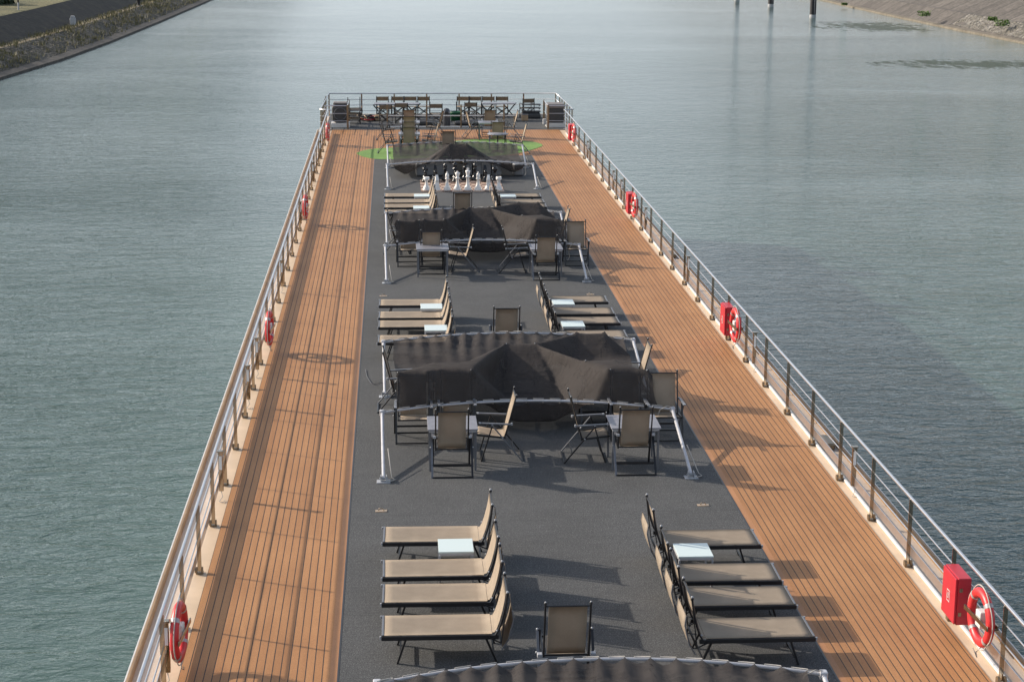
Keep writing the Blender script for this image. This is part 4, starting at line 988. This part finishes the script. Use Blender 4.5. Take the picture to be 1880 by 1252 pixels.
trestle(-.85, 1.15, 80.4, 'long grey table with crossed legs at the left of the far rail'); trestle(3.95, 5.45, 80.6, 'grey table with crossed legs at the right of the far rail')
e = empty('litter_bin', (2.29, 78.0, .014)); tag(e, 'dark grey rounded litter bin at the edge of the planks', 'bin')
MB().lathe([(0, 0), (.155, 0), (.165, .04), (.165, .55), (.16, .62), (.14, .70), (.09, .76), (0, .785)], n=24).build('body', M['bin'], e); MB().cbox(-.08, .08, -.175, -.14, .52, .64, .01).build('opening', M['black'], e); MB().lathe([(.168, .60), (.172, .605), (.172, .625), (.168, .63)], n=24).build('band', M['leg'], e)
e = empty('green_tub', (2.77, 80.2, .014)); tag(e, 'green round tub behind the dark grey litter bin', 'tub')
MB().lathe([(0, 0), (.22, 0), (.27, .34), (.29, .36), (.29, .40), (.25, .40), (.22, .1), (0, .08)], n=20).build('body', M['green'], e); MB().lathe([(0, .33), (.25, .34)], n=20).build('contents', M['black'], e)
e = empty('cable_drum_cover', (-2.28, 77.9, .014)); tag(e, 'rounded black covered machine in the left far corner cage', 'covered machine')
pts = []
MB().cbox(-.36, .36, -.36, .36, .20, 1.0, .16).build('cover', M['darkcover'], e); MB().cbox(-.30, .30, -.30, .30, .99, 1.06, .03).build('lid', M['palecover'], e); MB().cbox(-.40, .40, -.40, .34, .0, .19, .01).build('base', M['white'], e)
b = MB(); b.tube([(math.cos(a)*.26, -.375, .58+math.sin(a)*.26) for a in [k*math.pi/12 for k in range(25)]], .012, 5, False); b.build('cable', M['grey_frame'], e)
e = empty('covered_box', (7.0, 77.9, .014)); tag(e, 'dark box with pale grey lid in the right far corner cage', 'covered machine')
MB().cbox(-.36, .36, -.36, .36, .20, .80, .05).build('body', M['darkcover'], e); MB().cbox(-.38, .38, -.38, .5, .80, 1.0, .06).build('lid', M['palecover'], e); MB().cbox(-.40, .40, -.40, .34, 0, .19, .01).build('base', M['white'], e); MB().cbox(-.55, -.40, -.3, -.1, .1, .35, .03).build('side_bag', M['concrete'], e)
# stacked chairs, rope heap, benches
for k, (z, a, x) in enumerate(((0, 5, -1.74), (.20, -8, -1.72), (.40, 12, -1.68))):
    e = empty('stacked_chair', (x, 79.2, .014+z)); e.rotation_euler = (0, 0, R(a)); tag(e, f'folded black chair in the stack left of the ropes, {("bottom", "middle", "top")[k]} one', 'stacked chair', 'folded chairs stacked beside the ropes')
    MB().sheet([[(xx, y, .22+y*.12) for xx in (-.26, 0, .26)] for y in (-.25, .25)], .012).build('seat', M['sling'], e)
    b = MB()
    for s in (-1, 1): b.beam((s*.28, -.3, .16), (s*.28, .34, .27), .03, .03); b.beam((s*.26, .3, .05), (s*.26, -.3, .30), .03, .03)
    b.beam((-.28, -.3, .16), (.28, -.3, .16), .03, .03).beam((-.28, .3, .10), (.28, .3, .10), .03, .03).beam((-.28, .0, .20), (.28, .0, .20), .03, .03); b.build('frame', M['black'], e)
    for s in (-1, 1): MB().beam((s*.27, -.24, .0 if k == 0 else .1), (s*.27, -.24, .24), .03, .03).build('leg', M['black'], e); MB().beam((s*.27, .24, .0 if k == 0 else .1), (s*.27, .24, .27 + (.45 if k == 2 else 0)), .03, .03).build('leg', M['black'], e)
e = empty('rope_heap', (-1.1, 80.2, .014)); tag(e, 'tangled heap of ropes and bags on the far carpet', 'rope heap'); rr = random.Random(9)
for nm, mt, rad, n in (('rope', M['brass'], .022, 60), ('dark_rope', M['black'], .03, 60), ('red_rope', M['red'], .018, 26)):
    pts = [(rr.gauss(0, .22), rr.gauss(0, .18), .03+abs(rr.gauss(0, .09))) for _ in range(n)]; sm = []
    for i in range(n-1):
        for t in (0, .5): sm.append(Vector(pts[i]).lerp(Vector(pts[i+1]), t))
    MB().tube(sm, rad, 5).build(nm, mt, e)
MB().cbox(.25, .5, -.2, .1, 0, .26, .06).build('bag', M['plywood'], e)
for k in range(3):
    e = empty('folded_bench', (6.22, 81.35, .014+.30+k*.15)); tag(e, f'black folded bench in the stack near the right far corner, {("lowest", "middle", "top")[k]} one', 'bench', 'folded benches in the right far stack')
    b = MB()
    for q in range(5): b.beam((-.42, -.2+.1*q, 0), (.42, -.2+.1*q, 0), .07, .03)
    b.build('slat', M['black'], e); MB().beam((-.36, -.22, -.035), (-.36, .22, -.035), .04, .04).build('bracket', M['grey_frame'], e); MB().beam((.36, -.22, -.035), (.36, .22, -.035), .04, .04).build('bracket', M['grey_frame'], e)
e = empty('covered_pile', (6.25, 81.3, .014)); tag(e, 'low dark pile of cushions beneath the folded benches', 'cushions'); MB().cbox(-.5, .38, -.34, .3, 0, .24, .07).build('cover', M['darkcover'], e); MB().cbox(-.45, .3, -.3, .25, .235, .26, .01).build('board', M['black'], e)
e = empty('plank_box', (5.85, 80.2, .014)); tag(e, 'small plywood box on the carpet left of the right far cage', 'box'); MB().cbox(-.14, .14, -.12, .12, 0, .26, .01).build('body', M['plywood'], e); MB().cbox(-.15, .15, -.13, .13, .26, .28, .005).build('lid', M['palecover'], e)
for k, (x, h, lab) in enumerate(((3.2, .14, 'low black folded frame on the far carpet behind the barrier'), (1.2, .18, 'dark folded tarpaulin bundle left of the litter bin'))):
    e = empty('folded_tarpaulin', (x, 78.6, .014)); tag(e, lab, 'tarpaulin'); MB().cbox(-.55, .55, -.3, .3, 0, h, .06).build('body', M['darkcover'], e); MB().beam((-.5, -.1, h+.01), (.5, .15, h+.06), .04, .04).build('pole', M['grey_frame'], e)
# loose cable on the left of the carpet
c = MB(); pts = [at(x, y, .03) for x, y in ((700, 700), (688, 706), (681, 703), (673, 690), (671, 678))]; c.tube(pts, .005, 5); o = c.build('loose_cable', M['grey_frame']); tag(o, 'thin loose cable on the carpet by the left canopy foot', 'cable')
